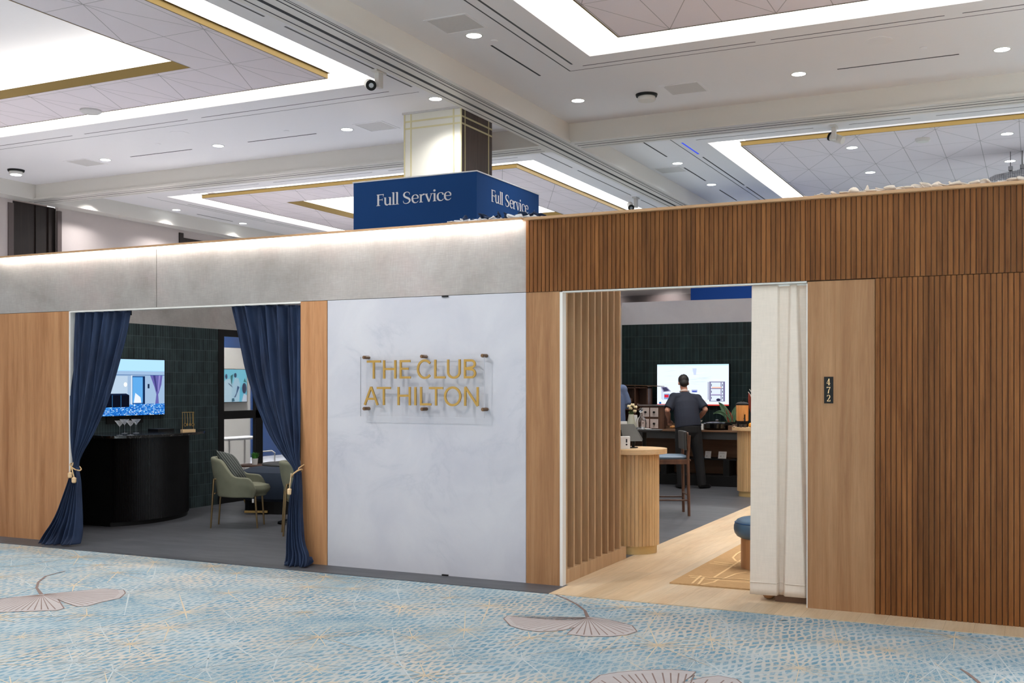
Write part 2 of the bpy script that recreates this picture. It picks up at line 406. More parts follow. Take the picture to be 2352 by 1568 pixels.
def m_calathea():
    t=NT('calathea_leaf');w=t.n('ShaderNodeTexWave',i_Scale=26.,i_Distortion=2.);t.L(t.coord((1,1,1)),w.inputs['Vector'])
    t.col(t.ramp(w.outputs['Fac'],[(.35,lin((28,52,34))),(.75,lin((120,160,120)))]));t.set(Roughness=.45);return t.m
M['calathea']=m_calathea()
def m_duct():
    t=NT('quilted_foil');v=t.n('ShaderNodeTexVoronoi',i_Scale=26.,i_Randomness=.15);t.L(t.coord(),v.inputs['Vector'])
    t.col(t.ramp(v.outputs['Distance'],[(.1,lin((250,250,250))),(.6,lin((150,152,156)))]));t.set(Roughness=.3,Metallic=.0);t.bump(v.outputs['Distance'],1.,.03);return t.m
M['duct']=m_duct()

def dim(names,f):      # overall albedo of a finish
    for nme in names:
        m=M[nme];t=m.node_tree;bs=t.nodes['Principled BSDF'];inp=bs.inputs['Base Color']
        mx=t.nodes.new('ShaderNodeMix');mx.data_type='RGBA';mx.blend_type='MULTIPLY';mx.inputs[0].default_value=1.
        if inp.links: t.links.new(inp.links[0].from_socket,mx.inputs[6])
        else: mx.inputs[6].default_value=inp.default_value
        f3=f if isinstance(f,tuple) else (f,f,f);mx.inputs[7].default_value=(*f3,1);t.links.new(mx.outputs[2],inp)
dim(['wood_panel'],(.88,.86,.83));dim(['wood_jamb'],(.78,.76,.73));dim(['slat'],(.64,.565,.45));dim(['marble','concrete'],(.81,.80,.79));dim(['carpet','burst_cream','burst_pale','leaf_fill','leaf_line'],(.86,.87,.90))
dim(['linen'],(.87,.84,.82));dim(['maple'],(.75,.77,.80));dim(['velvet','tile_side','tile_back'],.85);dim(['vinyl'],.84);dim(['counter_wood','counter_top','fin','rug'],(.92,.95,1.))
dim(['hallwall','column_white','white','vase','ceramic'],.9)
# ================================================================== SETTING
FY=8.19;FT=.07;BY=FY+FT
XL=-10.215;XR=1.6
H1=5.8;H2=6.136
# ---- carpet with its printed motifs (one surface)
b=MB();b.mi=0;b.poly([(-20.6,-8,-.006),(12,-8,-.006),(12,42,-.006),(-20.6,42,-.006)])
rr=R(11);pts=[];tries=0
while len(pts)<330 and tries<9000:
    tries+=1;p=(rr.uniform(-12.5,1.8),rr.uniform(1.5,7.75))
    if all((p[0]-q[0])**2+((p[1]-q[1])*.7)**2>.31**2 for q in pts): pts.append(p)
zc=-.0055
for i,p in enumerate(pts):
    b.mi=1 if rr.random()<.5 else 2
    zc=-.0055+.0000008*i
    n=rr.randint(9,17);big=rr.choice((.5,.65,.8,1.,1.,1.3))
    a0=rr.uniform(0,PI);ri=.017*big+.004
    zc=-.0056+.00013*(i%11);star=[]
    for k in range(n):
        a=a0+2*PI*k/n+rr.uniform(-.22,.22)*(6/n);l=big*(rr.uniform(.10,.28) if rr.random()<.6 else rr.uniform(.3,.6))
        lx=math.cos(a)*l*1.15;ly=math.sin(a)*l*1.15
        dx=RT[0]*lx+FW[0]*ly;dy=RT[1]*lx+FW[1]*ly
        e=(p[0]+dx,min(p[1]+dy,7.84));L=math.hypot(e[0]-p[0],e[1]-p[1]) or 1
        star.append((e[0],e[1]));w1=.0024;nx,ny=-(e[1]-p[1])/L*w1,(e[0]-p[0])/L*w1
        am=a+PI/n;ix,iy=math.cos(am)*ri,math.sin(am)*ri
        ap=a-PI/n;jx,jy=math.cos(ap)*ri,math.sin(ap)*ri
        c0=(p[0]+RT[0]*jx+FW[0]*jy,p[1]+RT[1]*jx+FW[1]*jy,zc);c1=(p[0]+RT[0]*ix+FW[0]*iy,p[1]+RT[1]*ix+FW[1]*iy,zc)
        b.poly([(p[0],p[1],zc),c0,(e[0]-nx,e[1]-ny,zc),(e[0]+nx,e[1]+ny,zc),c1])
def leaf(J,out,stem,zf):
    def P(p,dz=0):
        v=onZ(p[0],p[1],-.006);return (v.x,v.y,zf+dz)
    Jw=P(J)
    b.mi=3
    b.poly([Jw]+[P(o_) for o_ in out])
    b.mi=4
    def line(q,w,dz):
        q=[Vector(P(p,dz)) for p in q]
        b.stroke([(v.x,v.y) for v in q],w,lambda x,y:(x,y,zf+dz))
    line(out,.009,.0003);line(stem,[.03]+[.02]*(len(stem)-2)+[.012],.0003)
    # veins
    dens=[]
    for i in range(len(out)-1):
        a=Vector(P(out[i]));c=Vector(P(out[i+1]));m=max(1,int((c-a).length/.045))
        for k in range(m): dens.append(a.lerp(c,k/m))
    la=None
    for v in dens:
        j=Vector(Jw);an=math.atan2(v.y-j.y,v.x-j.x);ln=(v-j).length
        if la is not None:
            df=abs(an-la);df=min(df,2*PI-df)
            if df*ln<.04: continue
        la=an
        j=Vector(Jw);s=j.lerp(v,.04);e=j.lerp(v,.93)
        b.stroke([(s.x,s.y),(e.x,e.y)],[.003,.009],lambda x,y:(x,y,zf+.0002))
leaf((1350,1418),[(1330,1424),(1290,1424),(1250,1422),(1200,1418),(1165,1414),(1157,1421),(1172,1437),(1200,1446),(1240,1451),(1290,1448),(1318,1441),(1303,1456),(1340,1461),(1400,1462),(1440,1458),(1463,1450),(1452,1437),(1420,1428),(1385,1421),(1360,1417)],[(1350,1418),(1343,1402),(1325,1388),(1300,1375),(1275,1365)],-.0040)
leaf((95,1365),[(130,1362),(180,1357),(240,1352),(284,1355),(288,1362),(275,1374),(235,1382),(200,1392),(178,1393),(150,1384),(133,1376),(147,1397),(130,1402),(60,1404),(0,1406),(-70,1402),(-120,1394),(-60,1380),(0,1376),(40,1370)],[(95,1365),(84,1350),(88,1337),(105,1323),(150,1311)],-.0040)
leaf((1545,1660),[(1340,1590),(1355,1568),(1378,1551),(1420,1544),(1470,1540),(1520,1538),(1560,1539),(1598,1543),(1588,1553),(1566,1568),(1612,1557),(1650,1552),(1692,1560),(1712,1576),(1730,1600)],[(1545,1660),(1560,1700),(1600,1750)],-.0040)
leaf((2330,1660),[(2180,1700),(2240,1680),(2300,1690)],[(2300,1640),(2262,1580),(2240,1560),(2222,1546),(2206,1536)],-.0040)
b.flat=True
floor=struct('floor',b,[M['carpet'],M['burst_cream'],M['burst_pale'],M['leaf_fill'],M['leaf_line']])
# ---- booth floors
b=MB();b.box(-12.0,-3.53,BY,18.0,-.02,0);b.box(-12.0,-3.49,7.86,BY,-.02,0)
struct('floor_dark_vinyl',b,M['vinyl'])
b=MB();b.box(-3.49,XR,7.86,BY,-.02,0);b.box(-3.53,XR,BY,18.0,-.02,0)
struct('floor_maple',b,M['maple'])
b=MB();b.box(-20,-12.0,8.3,26,-.02,.001);struct('floor_white',b,M['white_gloss'])
# ---- front wall
b=MB();b.box(XL,-9.16,FY,BY,0,2.432);struct('wall_front_left',b,M['wood_panel'])
b=MB();b.box(XL,-7.945,FY,BY,2.436,3.03);b.box(-7.937,-3.846,FY,BY,2.436,3.03);struct('wall_front_header',b,M['concrete'])
b=MB();b.box(-6.165,-5.868,FY,BY,0,2.432);struct('wall_front_pier',b,M['wood_panel'])
b=MB();b.box(-5.862,-3.847,FY+.002,BY,0,2.432);struct('wall_front_marble',b,M['marble'])
b=MB();b.box(-3.842,-3.537,FY-.004,BY,0,2.43);struct('wall_front_jamb',b,M['wood_jamb'])
b=MB();b.box(-1.53,-1.052,FY-.004,BY,0,2.425);struct('wall_front_panel',b,M['wood_jamb'])
P_=.0365
def flutes(x0,x1,z0,z1,y,name):
    b=MB();b.mi=0
    x=x0;rr=R(3)
    while x<x1-.01:
        e=min(x+P_-.0052,x1);b.prism([(x,y),(x+.0012,y-.0115),(e-.004,y-.0135),(e,y-.010),(e,y)],z0,z1);x+=P_
    b.mi=1;b.box(x0,x1,y,BY,z0,z1)
    return struct(name,b,[M['slat'],M['groove']])
flutes(-3.842,XR,2.432,3.03,FY,'wall_front_fluted_header')
flutes(-1.048,XR,0,2.428,FY,'wall_front_fluted')
b=MB();b.box(XL,-3.846,8.10,BY+.02,3.03,3.05);b.box(-3.846,XR,8.135,BY+.02,3.03,3.052);struct('trim_1',b,M['cap'],bevel=.002)
b=MB();b.box(XL-.02,XL,FY-.005,BY,0,3.03);b.box(-9.16,-9.14,FY-.002,BY,0,2.432);b.box(-9.14,-6.165,FY-.002,BY,2.418,2.434)
b.box(-6.1655,-6.1645,FY+.004,BY,0,2.42)
b.box(-3.537,-3.512,FY-.002,BY,0,2.425);b.box(-1.537,-1.53,FY-.006,BY,0,2.41);b.box(-3.512,-1.537,FY-.002,BY,2.419,2.43)
struct('trim_2',b,M['white'])
ls=MB();ls.box(XL,-3.86,8.125,8.15,3.012,3.028)
o=ls.build('led_strip',M['led']);tag(o,'glowing white LED strip under the wooden cap above the grey woven band','light strip')
b=MB()
for (x,z) in ((-4.62,2.425),(-4.62,.006)): b.box(x-.03,x+.03,FY-.012,FY+.01,z-.006,z+.006)
struct('trim_3',b,M['black'])
# ---- side and back walls of the booth
GY0,GY1=11.70,13.7
b=MB();b.box(XL-.12,XL,BY,GY0,0,2.43);struct('wall_left_tiled',b,M['tile_side'])
b=MB();b.box(XL-.12,XL,BY,GY1,2.43,3.03);struct('wall_left_band',b,M['concrete'])
b=MB();b.box(XL,-6.06,GY1,GY1+.1,0,3.03);struct('wall_lounge_back',b,M['concrete'])
b=MB();b.box(-6.06,-5.97,BY,GY1+.1,0,3.03);b.box(-6.7,-6.6,GY1+.1,18.05,0,3.03);struct('wall_divider',b,M['white'])
b=MB();b.box(-6.6,XR,18.05,18.15,0,2.715);struct('wall_back_tiled',b,M['tile_back'])
b=MB();b.box(-6.6,XR,18.05,18.15,2.715,3.11);struct('wall_back_band',b,M['marble'])
b=MB();b.box(XR-.08,XR,BY,18.05,0,3.03);struct('wall_right_booth',b,M['wood_panel'])
# ---- glazed partition
b=MB()
def fb(y0,y1,z0,z1,t=.05): b.box(XL-t,XL+.004,y0,y1,z0,z1)
fb(GY0,GY0+.12,0,2.43);fb(GY0+.12,GY1,2.335,2.43);fb(GY0+.12,GY1,1.175,1.29);fb(GY0+.12,GY1,0,.14)
fb(12.50,12.66,0,2.335);fb(GY1-.1,GY1,0,2.335)
w=struct('window_1',b,M['black'])
for i,(y0,y1,z0,z1) in enumerate(((GY0+.12,12.5,1.29,2.335),(GY0+.12,12.5,.14,1.175),(12.66,GY1-.1,1.29,2.335),(12.66,GY1-.1,.14,1.175))):
    p=MB();p.box(XL-.03,XL-.022,y0,y1,z0,z1);o=p.build('pane',M['pane'],w)
# ---- neighbouring white booth beyond the glazing
b=MB();b.box(-12.1,-12.0,8.3,14.55,0,2.27);struct('wall_neighbour_white',b,M['white'])
b=MB();b.box(-12.1,-12.0,8.3,14.55,2.27,2.47);struct('wall_neighbour_band',b,M['signblue'])
b=MB();b.box(-16.2,-16.1,12,26,0,2.5);struct('wall_neighbour_navy',b,M['signblue'])
# ---- hall shell
b=MB();b.box(-20.7,-20.6,-8,16.85,0,7);b.box(-20.7,-20.6,18.1,42,0,7);b.box(-21.3,-21.2,16.6,18.3,0,7);struct('wall_left',b,M['hallwall'])
b=MB();b.box(-20.6,-5,42,42.1,0,7);struct('wall_back',b,M['hallwall'])
b=MB();b.box(-20.6,-5,41.6,42,3.2,5.26);struct('trim_4',b,M['mauve'])
# dark wood doors in the left hall wall
d=MB();d.box(-20.8,-20.72,16.85,18.1,0,5.8);d.box(-20.72,-20.69,17.55,17.66,0,5.78);d.box(-20.72,-20.68,17.9,18.1,0,5.78);d.box(-20.72,-20.6,16.85,16.87,0,5.7)
o=struct('door_1',d,M['darkdoor'])
d=MB();d.box(-20.62,-20.57,16.72,16.86,0,5.72);d.box(-20.62,-20.57,18.06,18.18,0,5.72);struct('trim_5',d,M['mauve'])
d=MB();d.box(-20.62,-20.575,22.2,24.2,0,5.6);o=struct('door_2',d,M['darkdoor'])
d=MB();d.box(-20.62,-20.565,22.05,22.2,0,5.72);d.box(-20.62,-20.565,24.2,24.35,0,5.72);struct('trim_6',d,M['darkdoor'])
# ---- ceiling
ce=MB()
def ring(x0,x1,y0,y1,hx0,hx1,hy0,hy1,z,mb):
    mb.poly([(x0,y0,z),(x1,y0,z),(x1,hy0,z),(x0,hy0,z)]);mb.poly([(x0,hy1,z),(x1,hy1,z),(x1,y1,z),(x0,y1,z)])
    mb.poly([(x0,hy0,z),(hx0,hy0,z),(hx0,hy1,z),(x0,hy1,z)]);mb.poly([(hx1,hy0,z),(x1,hy0,z),(x1,hy1,z),(hx1,hy1,z)])
def walls(x0,x1,y0,y1,z0,z1,mb):
    for a,c in (((x0,y0),(x1,y0)),((x1,y0),(x1,y1)),((x1,y1),(x0,y1)),((x0,y1),(x0,y0))):
        mb.poly([(a[0],a[1],z0),(c[0],c[1],z0),(c[0],c[1],z1),(a[0],a[1],z1)])
RV=.125
NB=[0]
def clipseg(a,c,x0,x1,y0,y1):
    t0,t1=0.,1.;dx,dy=c[0]-a[0],c[1]-a[1]
    for p,q in ((-dx,a[0]-x0),(dx,x1-a[0]),(-dy,a[1]-y0),(dy,y1-a[1])):
        if abs(p)<1e-9:
            if q<0: return None
        else:
            r=q/p
            if p<0: t0=max(t0,r)
            else: t1=min(t1,r)
    if t0>=t1: return None
    return (a[0]+t0*dx,a[1]+t0*dy),(a[0]+t1*dx,a[1]+t1*dy)
def bay(X0,X1,Y0,Y1,tx0,tx1,ty0,ty1,ix=.6,iy=.55,hole=None,ox=-.98,oy=9.23,wl=.011):
    NB[0]+=1
    ring(X0,X1,Y0,Y1,tx0,tx1,ty0,ty1,H2,ce)
    rv=MB();walls(tx0,tx1,ty0,ty1,H2,H2+RV,rv);struct('ceiling_reveal',rv,M['ceiling'])
    px0,px1,py0,py1=tx0+ix,tx1-ix,ty0+iy,ty1-iy
    cv=MB();ring(tx0,tx1,ty0,ty1,px0+.05,px1-.05,py0+.05,py1-.05,H2+RV,cv);struct('ceiling_tray_glow',cv,M['cove'])  # tray ceiling itself emits, standing in for hidden cove LEDs
    # floating panel with scored triangles
    pn=MB();pn.mi=0;z=H2
    holes=hole
    if hole: ring(px0,px1,py0,py1,*hole,z,pn)
    else: pn.poly([(px0,py0,z),(px1,py0,z),(px1,py1,z),(px0,py1,z)])
    pn.mi=1
    sx,sy=.6655,1.31
    segs=[]
    k0=int((px0-ox)/sx)-2;k1=int((px1-ox)/sx)+2;j0=int((py0-oy)/sy)-2;j1=int((py1-oy)/sy)+2
    for k in range(k0,k1): segs.append(((ox+k*sx,py0),(ox+k*sx,py1),wl))
    for j in range(j0,j1): segs.append(((px0,oy+j*sy),(px1,oy+j*sy),wl))
    for k in range(k0,k1):
        for j in range(j0,j1):
            if (k+j)%2==0: segs.append(((ox+k*sx,oy+j*sy),(ox+(k+1)*sx,oy+(j+1)*sy),wl));segs.append(((ox+k*sx,oy+j*sy),(ox+(k-1)*sx,oy+(j+1)*sy),wl))
    zones=[(px0,px1,py0,py1)] if not hole else [(px0,px1,py0,hole[2]),(px0,px1,hole[3],py1),(px0,hole[0],hole[2],hole[3]),(hole[1],px1,hole[2],hole[3])]
    for a,c,wd in segs:
        for zn in zones:
            s=clipseg(a,c,*zn)
            if s: pn.stroke([s[0],s[1]],wd,lambda x,y:(x,y,z-.0008))
    pn.flat=True
    struct('ceiling_panel',pn,[M['ceilpanel'],M['seam']])
    g=MB();walls(px0,px1,py0,py1,z-.004,z+.078,g)
    lip=.018;ring(px0-.004,px1+.004,py0-.004,py1+.004,px0+lip,px1-lip,py0+lip,py1-lip,z-.004,g)
    ring(px0-.03,px1+.03,py0-.03,py1+.03,px0,px1,py0,py1,z+.078,g)
    struct('trim_%d'%(6+NB[0]),g,M['goldtrim'])
    t=MB();ring(px0,px1,py0,py1,px0+.2,px1-.2,py0+.2,py1-.2,z+.077,t);struct('ceiling_panel_edge',t,M['ceilpanel'])
    if hole:
        g=MB();walls(*hole,z-.004,z+.13,g);ring(hole[0]-.018,hole[1]+.018,hole[2]-.018,hole[3]+.018,*hole,z-.004,g);struct('trim_%d'%(10+NB[0]),g,M['goldtrim'])
        e=.0;r2=MB();x0,x1,y0,y1=hole[0]-.35,hole[1]+.35,hole[2]-.35,hole[3]+.35
        ring(x0,x1,y0,y1,*hole,z+.131,r2)
        r2.poly([(x0,y0,z+.75),(x1,y0,z+.75),(x1,y1,z+.75),(x0,y1,z+.75)]);struct('ceiling_recess',r2,M['ceiling'])
        r3=MB();walls(x0,x1,y0,y1,z+.131,z+.75,r3);struct('ceiling_recess_glow_wall',r3,M['lum'])  # recess side walls emit in place of a perimeter LED strip
bay(-20.17,-7.75,-8,17.1,-18.6,-8.72,.5,13.55,ix=.6,iy=.52,hole=(-17.3,-10.76,1.9,11.72),ox=-10.1-.0)
bay(-7.21,4.8,-8,17.1,-5.48,3.1,.5,13.72,ix=.63,iy=.6,ox=-4.15,oy=13.1)
bay(-20.17,-7.75,17.6,30,-18.65,-9.02,19.56,28.2,ix=.62,iy=.52,hole=(-16.55,-11.2,21.45,26.4),ox=-9.4,oy=21.59)
bay(-7.21,4.8,17.6,30,-5.48,3.1,19.58,28.2,ix=.5,iy=.5,ox=-4.255,oy=22.91)
ce.poly([(5.3,-8,H2),(12,-8,H2),(12,42,H2),(5.3,42,H2)])
ce.poly([(-20.6,30.5,H2),(5.3,30.5,H2),(5.3,42,H2),(-20.6,42,H2)])
ce.flat=True
struct('ceiling',ce,M['ceiling'])
# beams between the coffers
b=MB()
b.box(-7.75,-7.21,-8,42,H1,H2+.25)
b.box(-20.6,-20.17,-8,42,H1,H2+.25);b.box(4.8,5.3,-8,42,H1,H2+.25)
for y0,y1 in ((17.1,17.6),(30,30.5)):
    for x0,x1 in ((-20.17,-7.75),(-7.21,4.8)): b.box(x0,x1,y0,y1,H1,H2+.25)
# small stepped cornice under each face
b.box(-7.21,-7.17,-8,17.06,H1,H1+.035);b.box(-7.17,4.8,17.06,17.1,H1,H1+.035);b.box(-20.17,-7.75,17.06,17.1,H1,H1+.035)
b.box(-7.21,-7.17,17.6,30,H1,H1+.035)
struct('ceiling_beam',b,M['beam'])
b=MB();z=H1-.0015
for x,w in ((-7.525,.055),(-7.36,.018),(-7.67,.018),(-7.29,.014),(-7.255,.008)): b.box(x-w/2,x+w/2,-8,41,z,H1)
for x0,x1 in ((-20.5,-7.85),(-7.15,4.7)):
    for y,w in ((17.34,.03),(17.2,.012),(17.5,.012)): b.box(x0,x1,y-w/2,y+w/2,z,H1)
struct('trim_19',b,M['slot'])
# joints and track slots of the ceiling bands
b=MB();z=H2-.0015
def hs(x0,y0,x1,y1,w=.02):
    if abs(x1-x0)<1e-6: b.box(x0-w/2,x0+w/2,min(y0,y1),max(y0,y1),z,H2)
    else: b.box(min(x0,x1),max(x0,x1),y0-w/2,y0+w/2,z,H2)
hs(-5.99,-5,-5.99,14.24);hs(-5.99,14.24,4,14.24,.014)
hs(-5.84,-5,-5.84,13.95,.03);hs(-5.73,14.08,-3.3,14.08);hs(-3.1,14.08,-1.0,14.08);hs(-.8,14.08,2,14.08)
hs(-8.45,-5,-8.45,10.5,.03);hs(-8.45,10.9,-8.45,12.96,.03);hs(-8.45,13.1,-8.45,13.95,.03)
hs(-19.2,14.02,-17.9,14.02);hs(-17.6,14.02,-15.6,14.02);hs(-15.3,14.02,-12.9,14.02);hs(-12.6,14.02,-8.9,14.02)
hs(-19.2,14.24,-8.5,14.24,.012)
hs(-6.02,19.0,-6.02,29,.016);hs(-5.9,20.75,-5.9,24.1,.03);hs(-5.9,24.3,-5.9,27,.03)
hs(-5.6,19.25,-3.5,19.25);hs(-2.9,19.25,-1.9,19.25);hs(-1.5,19.25,2,19.25)
hs(-8.62,19.0,-8.62,20.6,.025);hs(-8.62,20.9,-8.62,24.2,.025);hs(-8.62,24.9,-8.62,27,.025)
hs(-17.5,19.2,-15.6,19.2);hs(-15.2,19.2,-12.6,19.2);hs(-12.2,19.2,-9.2,19.2)
hs(-19.1,19.4,-19.1,29,.014);hs(-18.95,20.6,-18.95,23.6,.02);hs(-18.95,24.0,-18.95,27,.02)
struct('trim_20',b,M['dark_grey'])
b=MB();b.box(-5.918,-5.882,19.36,20.45,H2-.002,H2);o=b.build('blue_led_slot',M['blueled']);tag(o,'glowing deep blue linear slot in the far right ceiling strip','light slot')
# ---- column with its marble face
CX0,CX1,CY0,CY1=-9.378,-8.318,15.257,16.354
b=MB();b.mi=0;b.box(CX0,CX1,CY0,CY0+.02,0,H2);b.mi=1;b.box(CX0,CX1,CY0+.02,CY1,0,H2)
col=struct('column',b,[M['column_white'],M['column_dark']])
b=MB()
zt=H2-.15
for z in (zt,zt-.115):
    b.box(CX0-.004,CX1+.004,CY0-.004,CY0+.01,z-.014,z+.014);b.box(CX1-.01,CX1+.004,CY0,CY1,z-.014,z+.014)
for x in (CX0+.0,CX0+.125,CX1-.135,CX1): b.box(x-.012,x+.012,CY0-.006,CY0+.01,0,H2)
for y in (CY0+.13,CY1-.13): b.box(CX1-.01,CX1+.006,y-.012,y+.012,0,H2)
o=b.build('brass_inlay',M['palebrass'],col)
b=MB();b.box(CX0-.03,CX1+.03,CY0-.03,CY1+.03,H2-.03,H2);o=b.build('shadow_gap',M['grille'],col)
# ================================================================== SIGNS
def sx_(q,y=8.118): return onY(780+q/5.345,850,y).x
def arc(cx,cy,rx,ry,a0,a1,n=20): return [(cx+rx*math.cos(math.radians(a0+(a1-a0)*i/n)),cy+ry*math.sin(math.radians(a0+(a1-a0)*i/n))) for i in range(n+1)]
sign=thing('acrylic_sign','clear acrylic sign with gold capital letters mounted on the white marble wall','sign',(-4.84,FY,1.2))
def loc(p,o): return (p[0]-o[0],p[1]-o[1],p[2]-o[2])
SO=(-4.84,FY,1.2)
sgx0,sgx1=sx_(255,8.125),sx_(1772,8.125);sgz1=onY(990,817,8.125).z;sgz0=onY(990,958,8.125).z
b=MB();b.box(sgx0-SO[0],sgx1-SO[0],8.126-SO[1],8.134-SO[1],sgz0-SO[2],sgz1-SO[2]);b.build('panel',M['acrylic'],sign)
b=MB();e=.0025
for (x0,x1,z0,z1) in ((sgx0-e,sgx0,sgz0,sgz1),(sgx1,sgx1+e,sgz0,sgz1),(sgx0,sgx1,sgz0-e,sgz0),(sgx0,sgx1,sgz1,sgz1+e)): b.box(x0-SO[0],x1-SO[0],8.126-SO[1],8.134-SO[1],z0-SO[2],z1-SO[2])
b.build('polished_edge',M['acryl_edge'],sign)
def glyph_sans(ch,w,h,t):
    S=[];r=t/2
    if ch=='T': S=[[(0,h-r),(w,h-r)],[(w/2,0),(w/2,h)]]
    if ch=='H': S=[[(r,0),(r,h)],[(w-r,0),(w-r,h)],[(r,h*.52),(w-r,h*.52)]]
    if ch=='E': S=[[(r,0),(r,h)],[(0,h-r),(w*.97,h-r)],[(0,h*.53),(w*.8,h*.53)],[(0,r),(w,r)]]
    if ch=='C': S=[arc(w*.53,h/2,w*.53-r,h/2-r*.6,42,318,26)]
    if ch=='L': S=[[(r,0),(r,h)],[(0,r),(w,r)]]
    if ch=='U': S=[[(r,h)]+arc(w/2,h*.34,w/2-r,h*.34-r*.7,180,360,18)+[(w-r,h)]]
    if ch=='B':
        S=[[(r,0),(r,h)],[(0,h-r)]+arc(w*.58,h*.755,w*.34-r*.3,h*.245-r,90,-90,12)+[(0,h*.51)],[(0,h*.51)]+arc(w*.6,h*.265,w*.4-r,h*.255-r*.8,90,-90,14)+[(0,r)]]
    if ch=='A': S=[[(r*.8,0),(w/2,h)],[(w/2,h),(w-r*.8,0)],[(w*.2,h*.34),(w*.8,h*.34)]]
    if ch=='I': S=[[(w/2,0),(w/2,h)]]
    if ch=='O': S=[arc(w/2,h/2,w/2-r,h/2-r*.5,0,360,32)]
    if ch=='N': S=[[(r,0),(r,h)],[(w-r,0),(w-r,h)],[(r,h),(w-r,0)]]
    return S
def put(ch,q0,q1,ztop,zbot,dz=0):
    x0,x1=sx_(q0),sx_(q1);w=x1-x0;h=ztop-zbot;t=.0195
    b=MB();y0,y1=8.113,8.126
    for st in glyph_sans(ch,w,h,t):
        y0+=.0005
        n=len(st)
        Lp=[];Rp=[]
        for i in range(n):
            a=st[max(i-1,0)];c=st[min(i+1,n-1)];dx,dy=c[0]-a[0],c[1]-a[1];l=math.hypot(dx,dy) or 1
            if ch=='O' and i in (0,n-1): dx,dy,l=0,1,1
            nx,ny=-dy/l*t/2,dx/l*t/2
            Lp.append((x0+st[i][0]+nx-SO[0],zbot+st[i][1]+ny-SO[2]));Rp.append((x0+st[i][0]-nx-SO[0],zbot+st[i][1]-ny-SO[2]))
        for i in range(n-1):
            b.extrude([(Lp[i][0],y0-SO[1],Lp[i][1]),(Rp[i][0],y0-SO[1],Rp[i][1]),(Rp[i+1][0],y0-SO[1],Rp[i+1][1]),(Lp[i+1][0],y0-SO[1],Lp[i+1][1])],(0,y1-y0,0))
    b.build('letter',M['gold'],sign)
z1t=onY(970,740+460/5.345,8.118).z;z1b=onY(970,740+690/5.345,8.118).z
z2t=onY(970,740+793/5.345,8.118).z;z2b=onY(970,740+1020/5.345,8.118).z
for ch,a,c in (('T',335,505),('H',535,695),('E',738,872),('C',950,1132),('L',1163,1300),('U',1320,1485),('B',1527,1675)): put(ch,a,c,z1t,z1b)
for ch,a,c in (('A',300,475),('T',458,628),('H',712,872),('I',918,943),('L',988,1125),('T',1097,1270),('O',1283,1494),('N',1530,1707)): put(ch,a,c,z2t,z2b)
for q,yq in ((290,430),(1000,418),(1745,408),(292,1060),(1003,1066),(1750,1070)):
    p=onY(780+q/5.345,740+yq/5.345,8.10);b=MB();x,z=p.x-SO[0],p.z-SO[2]
    b.tube([(x,8.108-SO[1],z),(x,8.19-SO[1],z)],.0155,16);b.tube([(x,8.103-SO[1],z),(x,8.110-SO[1],z)],.012,16);b.build('standoff',M['standoff'],sign,smooth=True)
# number plaque
pl=thing('number_plaque','narrow black plaque numbered 472 on the wood panel beside the doorway','plaque',(-1.375,FY-.004,1.5))
pa=onY(1893,865,8.176);pb=onY(1913.5,926,8.176)
b=MB();b.box(pa.x+1.375,pb.x+1.375,-.012,0,pb.z-1.5,pa.z-1.5);b.build('plate',M['black'],pl,bevel=.001)
W=pb.x-pa.x;Hh=pa.z-pb.z;cxp=(pa.x+pb.x)/2+1.375
def dig(strokes,zc,h=.048,w=.026):
    b=MB()
    for i,(pts,ws) in enumerate(strokes): b.stroke([(cxp+(p[0]-.5)*w,zc+(p[1]-.5)*h) for p in pts],[k*w for k in ws],lambda x,y:(x,-.0135-.0003*i,y))
    b.build('digit',M['digit'],pl)
zc0=(pa.z+pb.z)/2-1.5
dig([([(.62,0),(.62,1)],[.3,.3]),([(.62,1),(0,.3)],[.12,.12]),([(0,.27),(1,.27)],[.14,.14]),([(.35,.02),(.9,.02)],[.1,.1])],zc0+.06)
dig([([(0,.93),(1,.93)],[.2,.2]),([(.95,.93),(.55,.45),(.42,0)],[.14,.24,.3]),([(.04,1),(.04,.78)],[.1,.1])],zc0)
dig([([(.1,.78),(.2,.93),(.5,.99),(.8,.9),(.86,.72),(.7,.5),(.1,.06)],[.24,.14,.14,.24,.28,.24,.12]),([(.05,.07),(1,.07)],[.2,.2]),([(.95,.0),(.97,.25)],[.1,.1])],zc0-.06)
